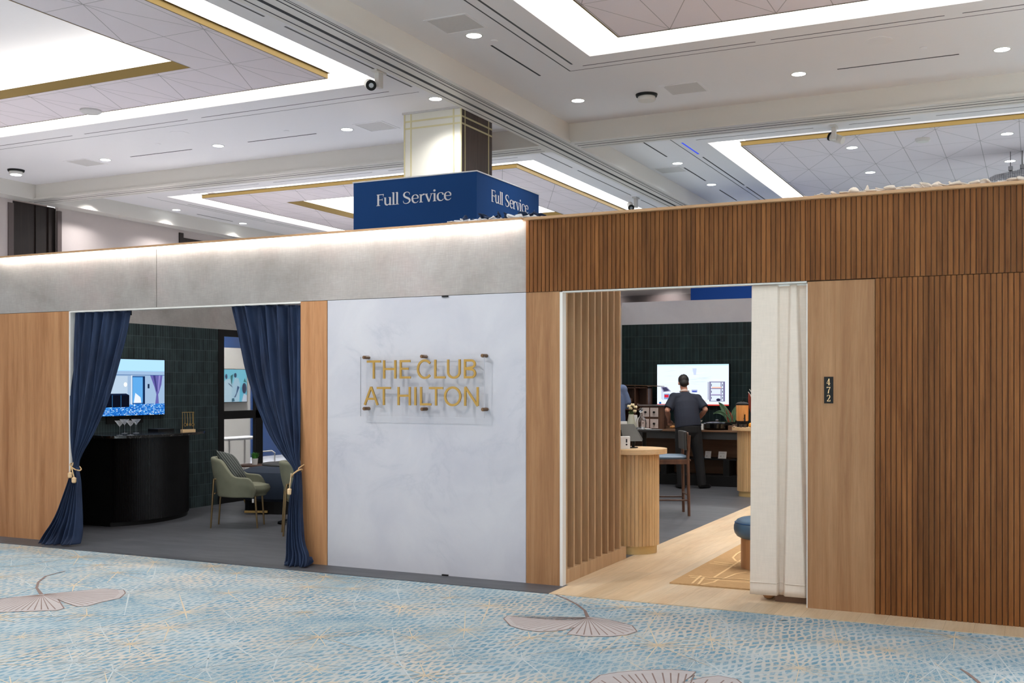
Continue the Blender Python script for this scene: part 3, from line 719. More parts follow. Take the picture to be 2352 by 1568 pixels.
# blue hanging boxes around the columns
def smooth_stroke(p,w,n=4):
    P=[];Wd=[];k=len(p)
    for i in range(k-1):
        q=[p[max(i-1,0)]+(w[max(i-1,0)],),p[i]+(w[i],),p[i+1]+(w[i+1],),p[min(i+2,k-1)]+(w[min(i+2,k-1)],)]
        for j in range(n):
            s=j/n;v=[.5*(2*q[1][c]+(q[2][c]-q[0][c])*s+(2*q[0][c]-5*q[1][c]+4*q[2][c]-q[3][c])*s*s+(3*q[1][c]-q[0][c]-3*q[2][c]+q[3][c])*s**3) for c in range(3)]
            P.append((v[0],v[1]));Wd.append(max(.01,v[2]))
    P.append(p[-1]);Wd.append(w[-1]);return P,Wd
def serif(text,b,P,h):
    x=0.;T=.15*h;t=.055*h;xh=.69*h
    cnt=[0]
    def st(p,w):
        cnt[0]+=1
        if len(p)>3: p,w=smooth_stroke(p,w)
        b.stroke([(x+u*h,v*h) for u,v in p],[k*h for k in w],lambda a,c:P(a,c,cnt[0]%7*.0009))
    for ch in text:
        if ch=='F':
            st([(.14,0),(.14,1)],[.15,.15]);st([(.02,.97),(.60,.97)],[.06,.06]);st([(.14,.52),(.5,.52)],[.055,.055]);st([(.58,1),(.56,.78)],[.05,.03]);st([(.49,.62),(.49,.42)],[.035,.035]);st([(0,.02),(.32,.02)],[.045,.045]);x+=.60*h
        elif ch=='u':
            st([(.12,.69),(.12,.25),(.16,.1),(.27,.03),(.4,.08),(.5,.2)],[.14,.14,.13,.1,.06,.04]);st([(.52,0),(.52,.69)],[.14,.14]);st([(.0,.67),(.16,.67)],[.045,.045]);st([(.4,.67),(.56,.67)],[.045,.045]);st([(.52,.02),(.66,.04)],[.05,.03]);x+=.68*h
        elif ch=='l':
            st([(.13,0),(.13,1.06)],[.14,.14]);st([(0,1.04),(.16,1.06)],[.045,.045]);st([(0,.02),(.28,.02)],[.045,.045]);x+=.29*h
        elif ch==' ': x+=.3*h
        elif ch=='S':
            st([(.56,.74),(.54,.9),(.42,.98),(.3,.99),(.16,.92),(.1,.76),(.17,.61),(.33,.51),(.5,.41),(.58,.26),(.5,.09),(.33,.01),(.2,.02),(.08,.1),(.05,.27)],[.03,.05,.055,.06,.11,.14,.15,.16,.16,.14,.1,.06,.055,.05,.03]);x+=.70*h
        elif ch=='e':
            st([(.08,.38),(.56,.38)],[.05,.05]);st([(.55,.38),(.53,.55),(.42,.67),(.3,.69),(.17,.63),(.1,.5),(.09,.35),(.12,.18),(.22,.05),(.36,.01),(.48,.06),(.57,.16)],[.08,.11,.08,.05,.09,.13,.14,.14,.11,.07,.05,.03]);x+=.63*h
        elif ch=='r':
            st([(.13,0),(.13,.69)],[.14,.14]);st([(0,.67),(.16,.67)],[.045,.045]);st([(0,.02),(.3,.02)],[.045,.045]);st([(.14,.42),(.22,.58),(.32,.67),(.42,.65)],[.04,.06,.1,.14]);x+=.47*h
        elif ch=='v':
            st([(.08,.68),(.32,.0)],[.15,.12]);st([(.33,.0),(.52,.68)],[.07,.05]);st([(-.02,.67),(.22,.67)],[.045,.045]);st([(.4,.67),(.62,.67)],[.045,.045]);x+=.62*h
        elif ch=='i':
            st([(.13,0),(.13,.69)],[.14,.14]);st([(0,.67),(.16,.67)],[.045,.045]);st([(0,.02),(.28,.02)],[.045,.045]);b.poly([P(x+(.12+.095*math.cos(2*PI*k/12))*h,(.92+.095*math.sin(2*PI*k/12))*h,.0) for k in range(12)]);x+=.29*h
        elif ch=='c':
            st([(.5,.5),(.5,.6),(.4,.68),(.3,.69),(.17,.63),(.1,.5),(.09,.35),(.12,.18),(.22,.05),(.36,.01),(.48,.06),(.55,.16)],[.13,.1,.06,.05,.09,.13,.14,.14,.11,.07,.05,.03]);x+=.57*h
    return x
def fit_text(name,parent,p0,p1,capz,mapf):
    # p0,p1 horizontal limits along an axis
    b0=MB();w=serif('Full Service',b0,lambda x,y,d:(x,0,y),1.)
    b=MB();k=(p1-p0)/w;serif('Full Service',b,lambda x,y,d:mapf(p0+x*k,y*capz,d),1.);return b.build(name,M['letterwhite'],parent)
SC=.60
sx0,sx1,sy0,sy1=CX0-SC,CX1+SC,CY0-SC,CY1+SC
ztop=onY(1096,393.5,sy0).z
bs=thing('column_sign','blue box sign reading Full Service wrapped around the white column','sign',((sx0+sx1)/2,(sy0+sy1)/2,3.7))
ox,oy,oz=bs.location
b=MB();b.box(sx0-ox,sx1-ox,sy0-oy,sy1-oy,0,ztop-3.7);b.build('box',M['signblue'],bs)
b=MB();b.box(sx0-ox-.012,sx1-ox+.012,sy0-oy-.012,sy1-oy+.012,ztop-3.7,ztop-3.7+.018);b.build('top_trim',M['letterwhite'],bs)
tx0=onY(780+352/4.127,473,sy0).x;tx1=onY(780+1066/4.127,460,sy0).x
bz=onY(780+352/4.127,180+1211/4.127,sy0).z;cz=onY(865,180+1103/4.127,sy0).z-bz
o=fit_text('lettering',bs,tx0-ox,tx1-ox,cz,lambda x,y,d:(x,sy0-oy-.004-d,bz-3.7+y));o['label']='white words on the long front face'
ty0=onX(780+1435/4.127,460,sx1).y;ty1=onX(780+1786/4.127,480,sx1).y
bz2=onX(780+1437/4.127,180+1166/4.127,sx1).z;cz2=onX(1128,180+1052/4.127,sx1).z-bz2
o=fit_text('lettering',bs,ty0-oy,ty1-oy,cz2,lambda x,y,d:(sx1-ox+.004+d,x,bz2-3.7+y));o['label']='white words on the right-hand face'
b=MB();b.box(-7.05,-4.75,23.8,26.0,3.1,4.6);o=b.build('blue_hanging_sign',M['bluebanner'],None);tag(o,'plain blue box sign seen through the doorway above the back wall','sign')
# ================================================================== CEILING FIXTURES
def downlight(x,y,label,group='recessed downlights in the hall ceiling',z=H2):
    t=thing('downlight',label,'light',(x,y,z),0,group)
    b=MB();b.lathe([(.098,0),(.098,-.004),(.118,-.005),(.118,0)],n=28,closed=False);b.build('rim',M['white'],t,smooth=True)
    b=MB();b.lathe([(.001,-.003),(.098,-.003)],n=28,closed=False);b.build('lens',M['dl'],t)
    return t
DLS=[(-8.47,14.70,'white downlight in the ceiling just left of the top of the column'),
(-10.88,15.78,'white downlight between the column and a square ceiling grille'),
(-13.8,15.81,'white downlight in the left ceiling strip, second from the column, between two slots'),
(-16.68,15.81,'white downlight in the left ceiling strip near the left beam, beside a square grille'),
(-6.49,12.25,'large white downlight nearest the camera, beside the grille at the top of the picture'),
(-6.5,15.77,'white downlight near the inner corner of the right coffer, left of the dark ceiling disc'),
(-3.08,15.81,'white downlight in the right ceiling strip left of the long slot'),
(-.41,15.84,'white downlight at the far right end of the near ceiling strip'),
(-6.53,21.12,'white downlight in the far right strip beside the square grille'),
(-6.54,23.7,'white downlight in the far right strip, the further one near the wood parapet'),
(-3.13,21.16,'white downlight in the far triangle-patterned panel, left of the two nearer ones'),
(-3.15,23.8,'white downlight in the far triangle-patterned panel, left of the two further ones'),
(-.468,21.2,'white downlight in the far triangle-patterned panel, right of the two nearer ones'),
(-.47,23.82,'white downlight in the far triangle-patterned panel, right of the two further ones'),
(-19.83,21.14,'white downlight in the far left strip, nearer one beside the left wall'),
(-19.83,23.72,'white downlight in the far left strip, further one beside the left wall')]
for x,y,l in DLS: downlight(x,y,l)
def grille(x,y,label):
    t=thing('ceiling_grille',label,'grille',(x,y,H2),0,'square grilles in the ceiling')
    b=MB();s=.3
    for (x0,x1,y0,y1) in ((-s,s,-s,-s+.035),(-s,s,s-.035,s),(-s,-s+.035,-s+.035,s-.035),(s-.035,s,-s+.035,s-.035)): b.box(x0,x1,y0,y1,-.006,0)
    b.build('frame',M['ceiling'],t)
    b=MB();b.box(-s+.035,s-.035,-s+.035,s-.035,-.002,0);b.build('mesh_plate',M['grille'],t)
for x,y,l in ((-6.48,11.76,'square grey speaker grille at the top of the picture beside the nearest downlight'),(-10.29,15.81,'square grey grille in the ceiling just left of the column'),(-4.78,15.83,'square grey grille in the right ceiling strip beside the dark disc'),(-6.86,21.7,'square grey grille in the far right ceiling strip'),(-17.24,15.83,'square grey grille in the left ceiling strip near the left wall')): grille(x,y,l)
def sensor(x,y,label,lit=False):
    t=thing('ceiling_sensor',label,'ceiling fixture',(x,y,H2))
    b=MB();b.lathe([(.001,0),(.17,0),(.16,-.035),(.001,-.035)],n=28);b.build('base',M['black'],t,smooth=True)
    b=MB();b.lathe([(.001,-.035),(.13,-.035),(.14,-.06),(.13,-.10),(.001,-.105)],n=28);b.build('cover',M['dl'] if False else M['white'],t,smooth=True)
    if lit:
        b=MB();b.lathe([(.001,-.107),(.105,-.107)],n=24,closed=False);b.build('lens',M['dl'],t)
sensor(-5.41,15.9,'round white ceiling device on a black base beside the square grille')
sensor(-19.14,15.74,'lit white surface light on a black base at the left end of the ceiling',True)
def disc(name,x,y,r,label,cat,h=.02,mat='ceiling',grp=None):
    b=MB();b.T=Matrix.Translation((x,y,H2));b.lathe([(.001,0),(r,0),(r,-h*.5),(r*.8,-h),(.001,-h)],n=26);o=b.build(name,M[mat],None,smooth=True);tag(o,label,cat,grp)
disc('smoke_detector',-13.88,12.85,.17,'round white detector in the near left triangle-patterned panel','detector',.05,'grille')
disc('ceiling_speaker',-1.84,14.73,.17,'round flush speaker cover above the long slot in the right strip','speaker',.008,'ceiling')
disc('ceiling_speaker',-13.73,14.72,.17,'round flush speaker cover in the left ceiling strip above a slot','speaker',.008,'ceiling')
disc('smoke_detector',-1.86,20.95,.13,'round detector with a bluish sheen in the far patterned panel','detector',.06,'white')
for x,y,l in ((-6.35,12.55,'small sprinkler cover beside the nearest downlight'),(-5.05,15.55,'small sprinkler cover near the dark ceiling disc'),(-1.35,15.3,'small sprinkler cover between the flush speaker and the right-hand downlight'),(-11.9,15.4,'small sprinkler cover in the left strip nearest the column'),(-14.7,15.2,'small sprinkler cover in the left strip above a slot')):
    disc('sprinkler_cover',x,y,.05,l,'sprinkler',.012,'ceiling','small sprinkler covers')
def slotvent(x0,y0,x1,y1,label):
    b=MB();w=.028
    if abs(x1-x0)<.01: b.box(x0-w/2,x0+w/2,y0,y1,H2-.003,H2)
    else: b.box(x0,x1,y0-w/2,y0+w/2,H2-.003,H2)
    o=b.build('slot_diffuser',M['slot']);tag(o,label,'vent','black linear slots in the ceiling strips')
slotvent(-6.47,12.7,-6.47,14.26,'thick black slot beside the long beam, nearest the camera')
slotvent(-2.54,15.81,-.94,15.81,'long thin black slot between the two right-hand downlights')
slotvent(-13.09,15.8,-11.55,15.8,'thin black slot in the left strip, nearer the column')
slotvent(-16.02,15.82,-14.45,15.82,'thin black slot in the left strip, nearer the left wall')
slotvent(-6.53,19.02,-6.53,20.42,'black slot in the far right strip, nearest of three in a row')
slotvent(-6.535,21.6,-6.535,23.2,'black slot in the far right strip, middle of three in a row')
slotvent(-6.55,24.42,-6.55,26.0,'black slot in the far right strip, furthest of three by the parapet')
slotvent(-19.83,21.9,-19.83,23.3,'thin black slot in the far left strip between two downlights')
def spot(x,y,aim,label,z=H2):
    t=thing('track_spotlight',label,'spotlight',(x,y,z),0,'white track spotlights')
    b=MB();b.box(-.05,.05,-.13,.13,-.03,0);b.build('adapter',M['white'],t,bevel=.004)
    b=MB();b.box(-.035,.035,-.06,.06,-.24,-.03);b.build('driver_arm',M['white'],t,bevel=.006)
    d=Vector(aim).normalized();side=d.cross(Vector((0,0,1))).normalized()
    c=Vector((0,0,-.2))+side*.13
    b=MB();b.tube([c-d*.11,c+d*.13],.07,22);b.tube([c,Vector((0,0,-.2))],.02,10);b.build('barrel',M['white'],t,smooth=True)
    b=MB();b.tube([c+d*.125,c+d*.165],.074,22);b.tube([c+d*.16,c+d*.168],.06,22);b.build('snoot',M['black'],t,smooth=True)
    b=MB();q=c+d*.166;b.tube([q,q+d*.005],.034,16);b.build('lens',M['steel'],t)
spot(-8.45,13.05,(.62,-.72,-.32),'white track spotlight with black snoot facing the camera, beside the near left tray')
spot(-3.15,19.25,(-.75,.25,.35),'white track spotlight tilted up left below the far right tray')
spot(-8.62,24.55,(.35,-.7,-.4),'small far white track spotlight above the wood parapet')
# suspended foil duct at the far right
b=MB();b.tube([(-2.2,22.8,4.1),(-1.3,22.8,4.95),(-.6,22.85,5.3),(.3,22.9,5.46),(1.8,22.9,5.52)],.42,28)
o=b.build('foil_duct',M['duct'],None,smooth=True);tag(o,'curved silver quilted duct hanging behind the right end of the parapet','duct')
def clamp(x,y,z,label):
    t=thing('rigging_clamp',label,'clamp',(x,y,z),0,'rigging clamps above the duct')
    b=MB();b.tube([(0,0,0),(0,0,H2-z)],.006,8);b.build('drop_rod',M['dark_grey'],t)
    b=MB();b.box(-.04,.04,-.05,.05,-.05,.03);b.tube([(0,0,-.05),(0,0,-.13)],.025,10);b.build('clamp_body',M['steel'],t,bevel=.006)
c1=onY(2321,386,22.85);clamp(c1.x,22.85,c1.z,'grey rigging clamp above the silver duct, left one')
c1=onY(2348,382,22.85);clamp(c1.x,22.85,c1.z,'grey rigging clamp above the silver duct, right one at the picture edge')
# ================================================================== FABRIC
def lerp(a,c,t): return a+(c-a)*t
def prof(tab,y):
    if y<=tab[0][0]: return tab[0][1]
    for (y0,x0),(y1,x1) in zip(tab,tab[1:]):
        if y<=y1:
            t=(y-y0)/(y1-y0);return lerp(x0,x1,t)
    return tab[-1][1]
def smoothtab(tab,y,k=14):
    return sum(prof(tab,y+d) for d in (-k,-k/2,0,k/2,k))/5
def curtain(name,label,left,right,ytop,ytie,ybot,Ytop,Ytie,Ybot,nf,amp,seed,mirror=False,pool=None):
    rr=R(seed);ph=[rr.uniform(0,6.28) for _ in range(6)]
    t=thing(name,label,'curtain',(onY(prof(left,ytie),ytie,Ytie).x,Ytie,0))
    O=t.location
    def fn(yp,u):
        v=(yp-ytop)/(ybot-ytop)
        if yp<ytie: k=(yp-ytop)/(ytie-ytop);Y=lerp(Ytop,Ytie,k)
        else: k=(yp-ytie)/(ybot-ytie);Y=lerp(Ytie,Ybot,k**.8)
        xl=smoothtab(left,yp);xr=smoothtab(right,yp)
        uu=u+math.sin(PI*u)*(.014*math.sin(2*PI*2.3*u+ph[0]+3*v)+.012*math.sin(2*PI*5*u+ph[1]-5*v))
        px=lerp(xl,xr,min(1,max(0,uu)))
        W=(xr-xl)/140.
        A=amp*min(1.,.35+.65*W) if yp<ytie else amp*min(1.15,.4+.9*W)
        s=math.sin(2*PI*nf*u+ph[2]+.6*math.sin(3*v*PI+ph[3]))+.45*math.sin(2*PI*nf*1.63*u+ph[4]+2*v)+.25*math.sin(2*PI*nf*3.1*u+ph[5]+4*v)
        s2=.22*math.sin(2*PI*3*u+9*v+ph[1])*math.sin(PI*min(1,max(0,v)))
        ef=min(1,u/.09,(1-u)/.09) if yp<ytie else 1
        Yd=Y+A*(s*.62+s2)*ef
        if pool and yp>pool[0]:
            q=(yp-pool[0])/(ybot-pool[0]);Yd-=pool[1]*q*q*(.7+.5*math.sin(2*PI*2*u+ph[0]))
        d=ray(px);z=Y/d[1];X=d[0]*z
        Z=EYE+(HY-yp)/F_PX*z
        return Vector((X-O.x,Yd-O.y,max(Z,.004)))
    b=MB();nu=150
    def topg(u,v):
        yp=lerp(ytop,ytie+4,v);p=fn(yp,u)
        if v<.012: p.z+=.012*max(0,math.sin(2*PI*nf*u+ph[2]))
        return p
    b.grid(topg,nu,70);o=b.build('drape',M['velvet'],t,smooth='all',solid=.004)
    b=MB();b.grid(lambda u,v:fn(lerp(ytie+2,ybot,v),u),nu,50);o=b.build('skirt',M['velvet'],t,smooth='all',solid=.004)
    # heading tape
    b=MB();b.grid(lambda u,v:fn(ytop+1,u)+Vector((0,.012,.012-.05*v)),nu,3);b.build('heading',M['black'],t,smooth='all',solid=.004)
    return t,fn
L_left=[(705,160),(760,160),(900,160.5),(1010,161.5),(1045,165),(1068,169),(1080,166),(1100,161),(1130,150),(1180,131),(1215,112),(1232,97),(1247,95)]
L_right=[(705,302),(715,301),(770,291),(850,270),(930,246),(1000,214),(1045,186),(1068,178),(1080,181),(1100,184),(1150,184),(1200,184),(1247,181)]
tL,fnL=curtain('velvet_curtain','navy velvet curtain tied back at the left side of the lounge opening',L_left,L_right,714,1070,1249,8.252,8.14,8.03,6.3,.055,5,pool=(1225,.06))
R_left=[(690,530),(702,531),(760,545),(850,563),(930,588),(1000,618),(1045,648),(1072,674),(1085,680),(1100,674),(1120,669),(1180,662),(1250,658),(1297,657)]
R_right=[(690,691),(1000,690),(1050,687),(1072,689),(1085,688),(1110,690),(1180,692),(1240,697),(1268,704),(1283,716),(1297,712)]
tR,fnR=curtain('velvet_curtain','navy velvet curtain tied back at the right side of the lounge opening',R_left,R_right,702,1083,1299,8.252,8.12,8.04,6.6,.058,9,pool=(1262,.06))
for t,fn,yt,hook,lab in ((tL,fnL,1072,(163,1058),1),(tR,fnR,1086,(687,1078),2)):
    O=t.location;b=MB()
    ring_=[]
    cs=[fn(yt+d,u) for d in (-2,2) for u in (0,.25,.5,.75,1)]
    cx=sum(c.x for c in cs)/len(cs);cy=sum(c.y for c in cs)/len(cs);cz=sum(c.z for c in cs)/len(cs)
    rx=(max(c.x for c in cs)-min(c.x for c in cs))/2+.012;ry=max(.05,(max(c.y for c in cs)-min(c.y for c in cs))/2+.02)
    ring_=[(cx+rx*math.cos(2*PI*i/28),cy+ry*math.sin(2*PI*i/28),cz+.035*math.cos(2*PI*i/28)*(-1 if lab==1 else 1)) for i in range(29)]
    b.tube(ring_,.007,8)
    hx=-.03 if lab==1 else .022
    b.tube([(cx+hx*.5,cy-ry*.6,cz+.01),(cx+hx,cy-.0,cz+.05),(cx+hx*1.1,FY+.02-O.y,cz+.08)],.006,8)
    if lab==1:
        b.tube([(cx+.0,cy-ry,cz),(cx+.03,cy-ry-.02,cz-.03),(cx+.055,cy-ry-.02,cz-.10)],.006,8)
        b.tube([(cx-.01,cy-ry,cz),(cx+.0,cy-ry-.02,cz-.05)],.006,8)
    o=b.build('tieback_rope',M['counter_wood'],t,smooth=True)
    b=MB()
    if lab==1:
        b.lathe([(.012,0),(.024,-.01),(.024,-.05),(.012,-.06)],(cx+.055,cy-ry-.02,cz-.10),14);b.lathe([(.012,0),(.024,-.01),(.024,-.05),(.012,-.06)],(cx+.0,cy-ry-.02,cz-.05),14)
    else: b.lathe([(.012,0),(.022,-.01),(.022,-.05),(.012,-.06)],(cx-.05,cy-ry,cz-.14),14);b.tube([(cx-.03,cy-ry,cz),(cx-.05,cy-ry,cz-.14)],.005,6)
    b.build('tassel_bead',M['counter_top'],t,smooth=True)
# the puddle of cloth at the foot of the right curtain
O=tR.location;b=MB();rr=R(12)
for i in range(15):
    px=rr.uniform(664,708);py=rr.uniform(1284,1294);p=onZ(px,py+4,0.)-O
    b.T=Matrix.Translation((p.x,p.y,.035))@Matrix.Rotation(rr.uniform(0,3),4,'Z')@Matrix.Rotation(rr.uniform(-.5,.5),4,'Y');b.ball((0,0,0),(rr.uniform(.05,.10),rr.uniform(.018,.035),rr.uniform(.022,.04)),14,8)
b.T=None
b.build('puddled_hem',M['velvet'],tR,smooth=True,remesh=.008)
# cream linen curtain
t=thing('linen_curtain','plain cream linen curtain hanging at the right side of the doorway','curtain',(-1.75,8.245,0))
xa=onY(1728,1000,8.245).x;xb=onY(1853,1000,8.245).x
def cream(u,v):
    z=lerp(2.412,.062,v)
    x=lerp(xa,xb,u)
    def sst(a,c,x): t=min(1,max(0,(x-a)/(c-a)));return t*t*(3-2*t)
    r1=lerp(.66,.56,v);r2=lerp(.80,.97,v)
    f=.018-.046*sst(.47,.495,u)+.042*sst(r1,r1+.07,u)-.055*sst(r2,r2+.05,u)+.004*math.sin(5*u+1)
    for c,w,a in () if True else ((.25,.22,.016),(.50,.03,-.018),(.60,.06,.012),(.70,.035,-.030),(.82,.08,.024),(.97,.04,-.035)):
        cc=c+(.04*v if c>.7 else .0)
        f+=a*math.exp(-((u-cc)/w)**2)
    f+=.0015*math.sin(11*u+6*v)
    return Vector((x+1.75-.012*v*(1-u),-f*(.75+.5*v),z))
b=MB();b.grid(cream,110,50);b.build('drape',M['linen'],t,smooth='all',solid=.004)
b=MB();b.grid(lambda u,v:cream(u,lerp(.958,.962,v))+Vector((0,-.004,0)),110,2);b.build('hem_stitch',M['linen'],t,smooth='all',solid=.003)
b=MB();b.tube([(xa+1.75,0.01,2.412),(xb+1.75,.01,2.412)],.008,8);b.build('rail',M['white'],t)
def ruffle(name,label,x0,x1,Y,mat,seed,h,par=None):
    rr=R(seed);n=int((x1-x0)*46)
    hs_=[rr.uniform(.35,1.)**1.3*h for _ in range(n+1)];ys=[rr.uniform(-.035,.035) for _ in range(n+1)]
    b=MB()
    def fn(u,v):
        s=u*n;i=min(int(s),n-1);f=s-i;f=f*f*(3-2*f)
        env=min(1,6*u,6*(1-u))
        hh=lerp(hs_[i],hs_[i+1],f)*env;y=lerp(ys[i],ys[i+1],f)
        return Vector((lerp(x0,x1,u)+.02*math.sin(s*2.2+v*2),Y+y*(.4+v)+.012*math.sin(v*7+s),3.055+hh*v*(.9+.25*math.sin(s*1.7))))
    b.grid(fn,n*4,7);o=b.build(name,mat,par,smooth='all',solid=.006)
    if par is None: tag(o,label,'fabric')
    return o
rf=ruffle('bunched_fabric','dark navy and white fabric bunched on the wall top below the blue sign',-4.62,-3.62,8.225,[M['velvet']],4,.075)
ruffle('white_lining','',-4.65,-3.66,8.19,[M['letterwhite']],14,.04,rf)
ruffle('bunched_fabric','long cream fabric bunched along the top of the fluted wall',-1.62,.6,8.215,[M['linen']],8,.05)
# ================================================================== LOUNGE (left room)
def screen_rects(mb,items,M2):   # layered flat pictures: (poly pts in 0..1, colour)
    k=0
    for it_ in items:
        pts,c=it_[0],it_[1]
        if len(it_)==2: k+=1
        mb.col=lin(c);mb.poly([M2(p[0],p[1],k*.0002) for p in pts])
def rect(x0,y0,x1,y1): return [(x0,y0),(x1,y0),(x1,y1),(x0,y1)]
def ell(cx,cy,rx,ry,n=14): return [(cx+rx*math.cos(2*PI*i/n),cy+ry*math.sin(2*PI*i/n)) for i in range(n)]
# television on the green tiles (lounge)
TVX=XL+.05
p1=onX(377.5,827,TVX);p0=onX(375.8,951,TVX)
tvh=p1.z-p0.z;tvw=tvh*16/9+.02
ty1=p1.y;ty0=p1.y-tvw
t=thing('television','television on the dark green tiles above the black bar, showing a blue-lit room','television',(XL,(ty0+ty1)/2,p0.z))
O=t.location
b=MB();b.box(.012,TVX-XL,-tvw/2-.012,tvw/2+.012,-.012,tvh+.012);b.build('frame',M['black'],t,bevel=.002)
b=MB();b.box(0,.014,-.3,.3,-.10,.3);b.build('wall_mount',M['black'],t)
def tvm(u,v,k): return (TVX-XL+.0015+k,-tvw/2+u*tvw,v*tvh)
it=[(rect(0,0,1,1),(150,205,250)),(rect(0,.8,1,1),(170,215,252)),(rect(0,.72,1,.79),(150,178,210)),(rect(0,.715,1,.725),(60,100,150)),(rect(0,.2,1,.715),(150,176,206)),(rect(.05,.25,.5,.7),(176,196,216))]
it+=[(rect(.55,.2,.72,.70),(30,80,140)),(rect(.565,.22,.70,.68),(90,160,220)),([(.58,.22),(.68,.22),(.67,.32),(.6,.4)],(220,226,240)),(rect(.70,.2,.73,.70),(14,40,80)),(rect(.545,.2,.56,.715),(210,220,232))]
it+=[([(.80,.715),(.97,.715),(.955,.55),(.92,.40),(.91,.37),(.92,.2),(.87,.2),(.885,.37),(.86,.5)],(96,92,160)),([(.84,.715),(.87,.715),(.90,.42),(.885,.42)],(60,60,120)),([(.92,.715),(.94,.715),(.915,.42),(.905,.42)],(140,134,196)),(rect(.765,.48,.79,.56),(20,40,70))]
rr=R(5)
it+=[(rect(0,0,1,.2),(30,104,190))]
it.append((rect(0,.0,.001,.001),(30,104,190)))
for i in range(62):
    for j in range(16):
        if rr.random()<.3: continue
        x=i/62;y=.2*j/16;wx=rr.uniform(.5,1.)/62;wy=rr.uniform(.5,1.)*.2/16
        it.append((rect(x,y,x+wx,y+wy),rr.choice(((120,190,240),(190,225,250),(10,70,160),(60,140,220),(20,90,180),(80,160,230),(230,240,250))),1))
it+=[(rect(.08,.15,.52,.36),(6,10,26)),([(.08,.36),(.12,.39),(.48,.39),(.52,.36)],(14,26,54)),(ell(.14,.55,.022,.04),(248,250,240)),(ell(.47,.55,.022,.04),(248,250,240))]
for x in (.19,.30,.41): it.append((rect(x,.155,x+.004,.36),(60,130,190)))
b=MB();screen_rects(b,it,tvm);b.flat=True;b.build('screen',M['screen'],t)
# black fluted bar
t=thing('bar_counter','black fluted curved bar counter against the dark green tiled wall','bar counter',(-9.8,10.0,0))
O=t.location
arcp=[(-9.705,9.285),(-9.60,9.45),(-9.53,9.68),(-9.515,9.92),(-9.56,10.2),(-9.68,10.5),(-9.85,10.72)]
def cat_pts(P,n):
    out=[];k=len(P)
    for i in range(k-1):
        a=Vector(P[max(i-1,0)]).to_3d();p=Vector(P[i]).to_3d();q=Vector(P[i+1]).to_3d();c=Vector(P[min(i+2,k-1)]).to_3d()
        for j in range(n):
            s=j/n;out.append(.5*((2*p)+(q-a)*s+(2*a-5*p+4*q-c)*s*s+(3*p-a-3*q+c)*s**3))
    out.append(Vector(P[-1]).to_3d());return [(v.x,v.y) for v in out]
ac=cat_pts(arcp,22)
fl=[]
for i,(x,y) in enumerate(ac):
    a=ac[max(i-1,0)];c=ac[min(i+1,len(ac)-1)];dx,dy=c[0]-a[0],c[1]-a[1];l=math.hypot(dx,dy)
    k=.010*(abs(math.sin(i*PI/2.0-.4)) if i%2 else 0)
    fl.append((x+dy/l*k-O.x,y-dx/l*k-O.y))
b=MB();b.prism([(XL+.01-O.x,9.285-O.y)]+fl+[(XL+.01-O.x,10.72-O.y)],.05,1.045);b.build('fluted_body',M['blackflute'],t)
b=MB();b.prism([(XL+.03-O.x,9.30-O.y)]+[(x-.012-O.x,y-O.y) for x,y in ac]+[(XL+.03-O.x,10.70-O.y)],0,.05);b.build('plinth',M['black'],t)
top=[(XL+.01,9.06)]+cat_pts([(-9.6,9.04),(-9.42,9.06),(-9.27,9.3),(-9.215,9.62),(-9.21,9.9),(-9.27,10.2),(-9.42,10.52),(-9.64,10.8),(-9.86,10.98)],6)+[(XL+.01,11.05)]
b=MB();b.prism([(x-O.x,y-O.y) for x,y in top],1.045,1.078);b.build('marble_top',M['black_marble'],t,bevel=.003)
b=MB();b.box(-.36,-.30,.0,.28,1.078,1.10);o=MB();
tw=MB();pz=onZ(378,992,1.079);tw.T=Matrix.Translation((pz.x-.25,pz.y+.2,1.079));tw.prism([(-.12,-.1),(.05,-.1),(.12,.1),(-.1,.12)],0,.03);o=tw.build('menu_wallet',M['black']);tag(o,'flat black wallet lying on the bar top behind the glasses','wallet')
def martini(x,y,label):
    t=thing('martini_glass',label,'glass',(x,y,1.0785),0,'martini glasses on the bar')
    b=MB();b.lathe([(.036,0),(.036,.002),(.006,.006),(.004,.012)],n=24,closed=True);b.build('foot',M['crystal'],t,smooth=True)
    b=MB();b.lathe([(.004,.01),(.0035,.09),(.005,.1)],n=12);b.build('stem',M['crystal'],t,smooth=True)
    b=MB();b.lathe([(.004,.10),(.056,.168),(.0545,.168),(.004,.103)],n=28,closed=False);b.build('bowl',M['crystal'],t,smooth=True)
for q,l,yy in ((275,'leftmost of the four martini glasses on the black bar',999),(286,'second martini glass from the left on the black bar',994.5),(300,'third martini glass from the left on the black bar',998.5),(312.5,'rightmost of the four martini glasses on the black bar',994)):
    p=onZ(q,yy,1.08);martini(p.x,p.y,l)
# stand with hanging bar tools
pa=onZ(417,993,1.08);pb=onZ(446.5,992,1.08);ang=math.atan2(pb.y-pa.y,pb.x-pa.x);wd=(pb-pa).length
mid=(pa+pb)/2
t=thing('tool_stand','small gold-framed stand on a pale wood block at the right end of the bar','stand',(mid.x,mid.y,1.0785),ang)
b=MB();b.box(-wd/2,wd/2,-.03,.03,0,.038);b.build('wood_block',M['counter_top'],t,bevel=.002)
b=MB()
hh=.245
for s in (-1,1): b.tube([(s*(wd/2-.012),0,.038),(s*(wd/2-.012),0,hh)],.0035,8)
b.tube([(-wd/2+.005,0,hh),(wd/2-.005,0,hh)],.0035,8)
for k in range(4): b.tube([(-wd*.3+k*wd*.2,0,hh),(-wd*.3+k*wd*.2,-.014,hh-.004),(-wd*.3+k*wd*.2,-.014,hh-.02)],.002,6)
b.build('frame',M['brass'],t,smooth=True)
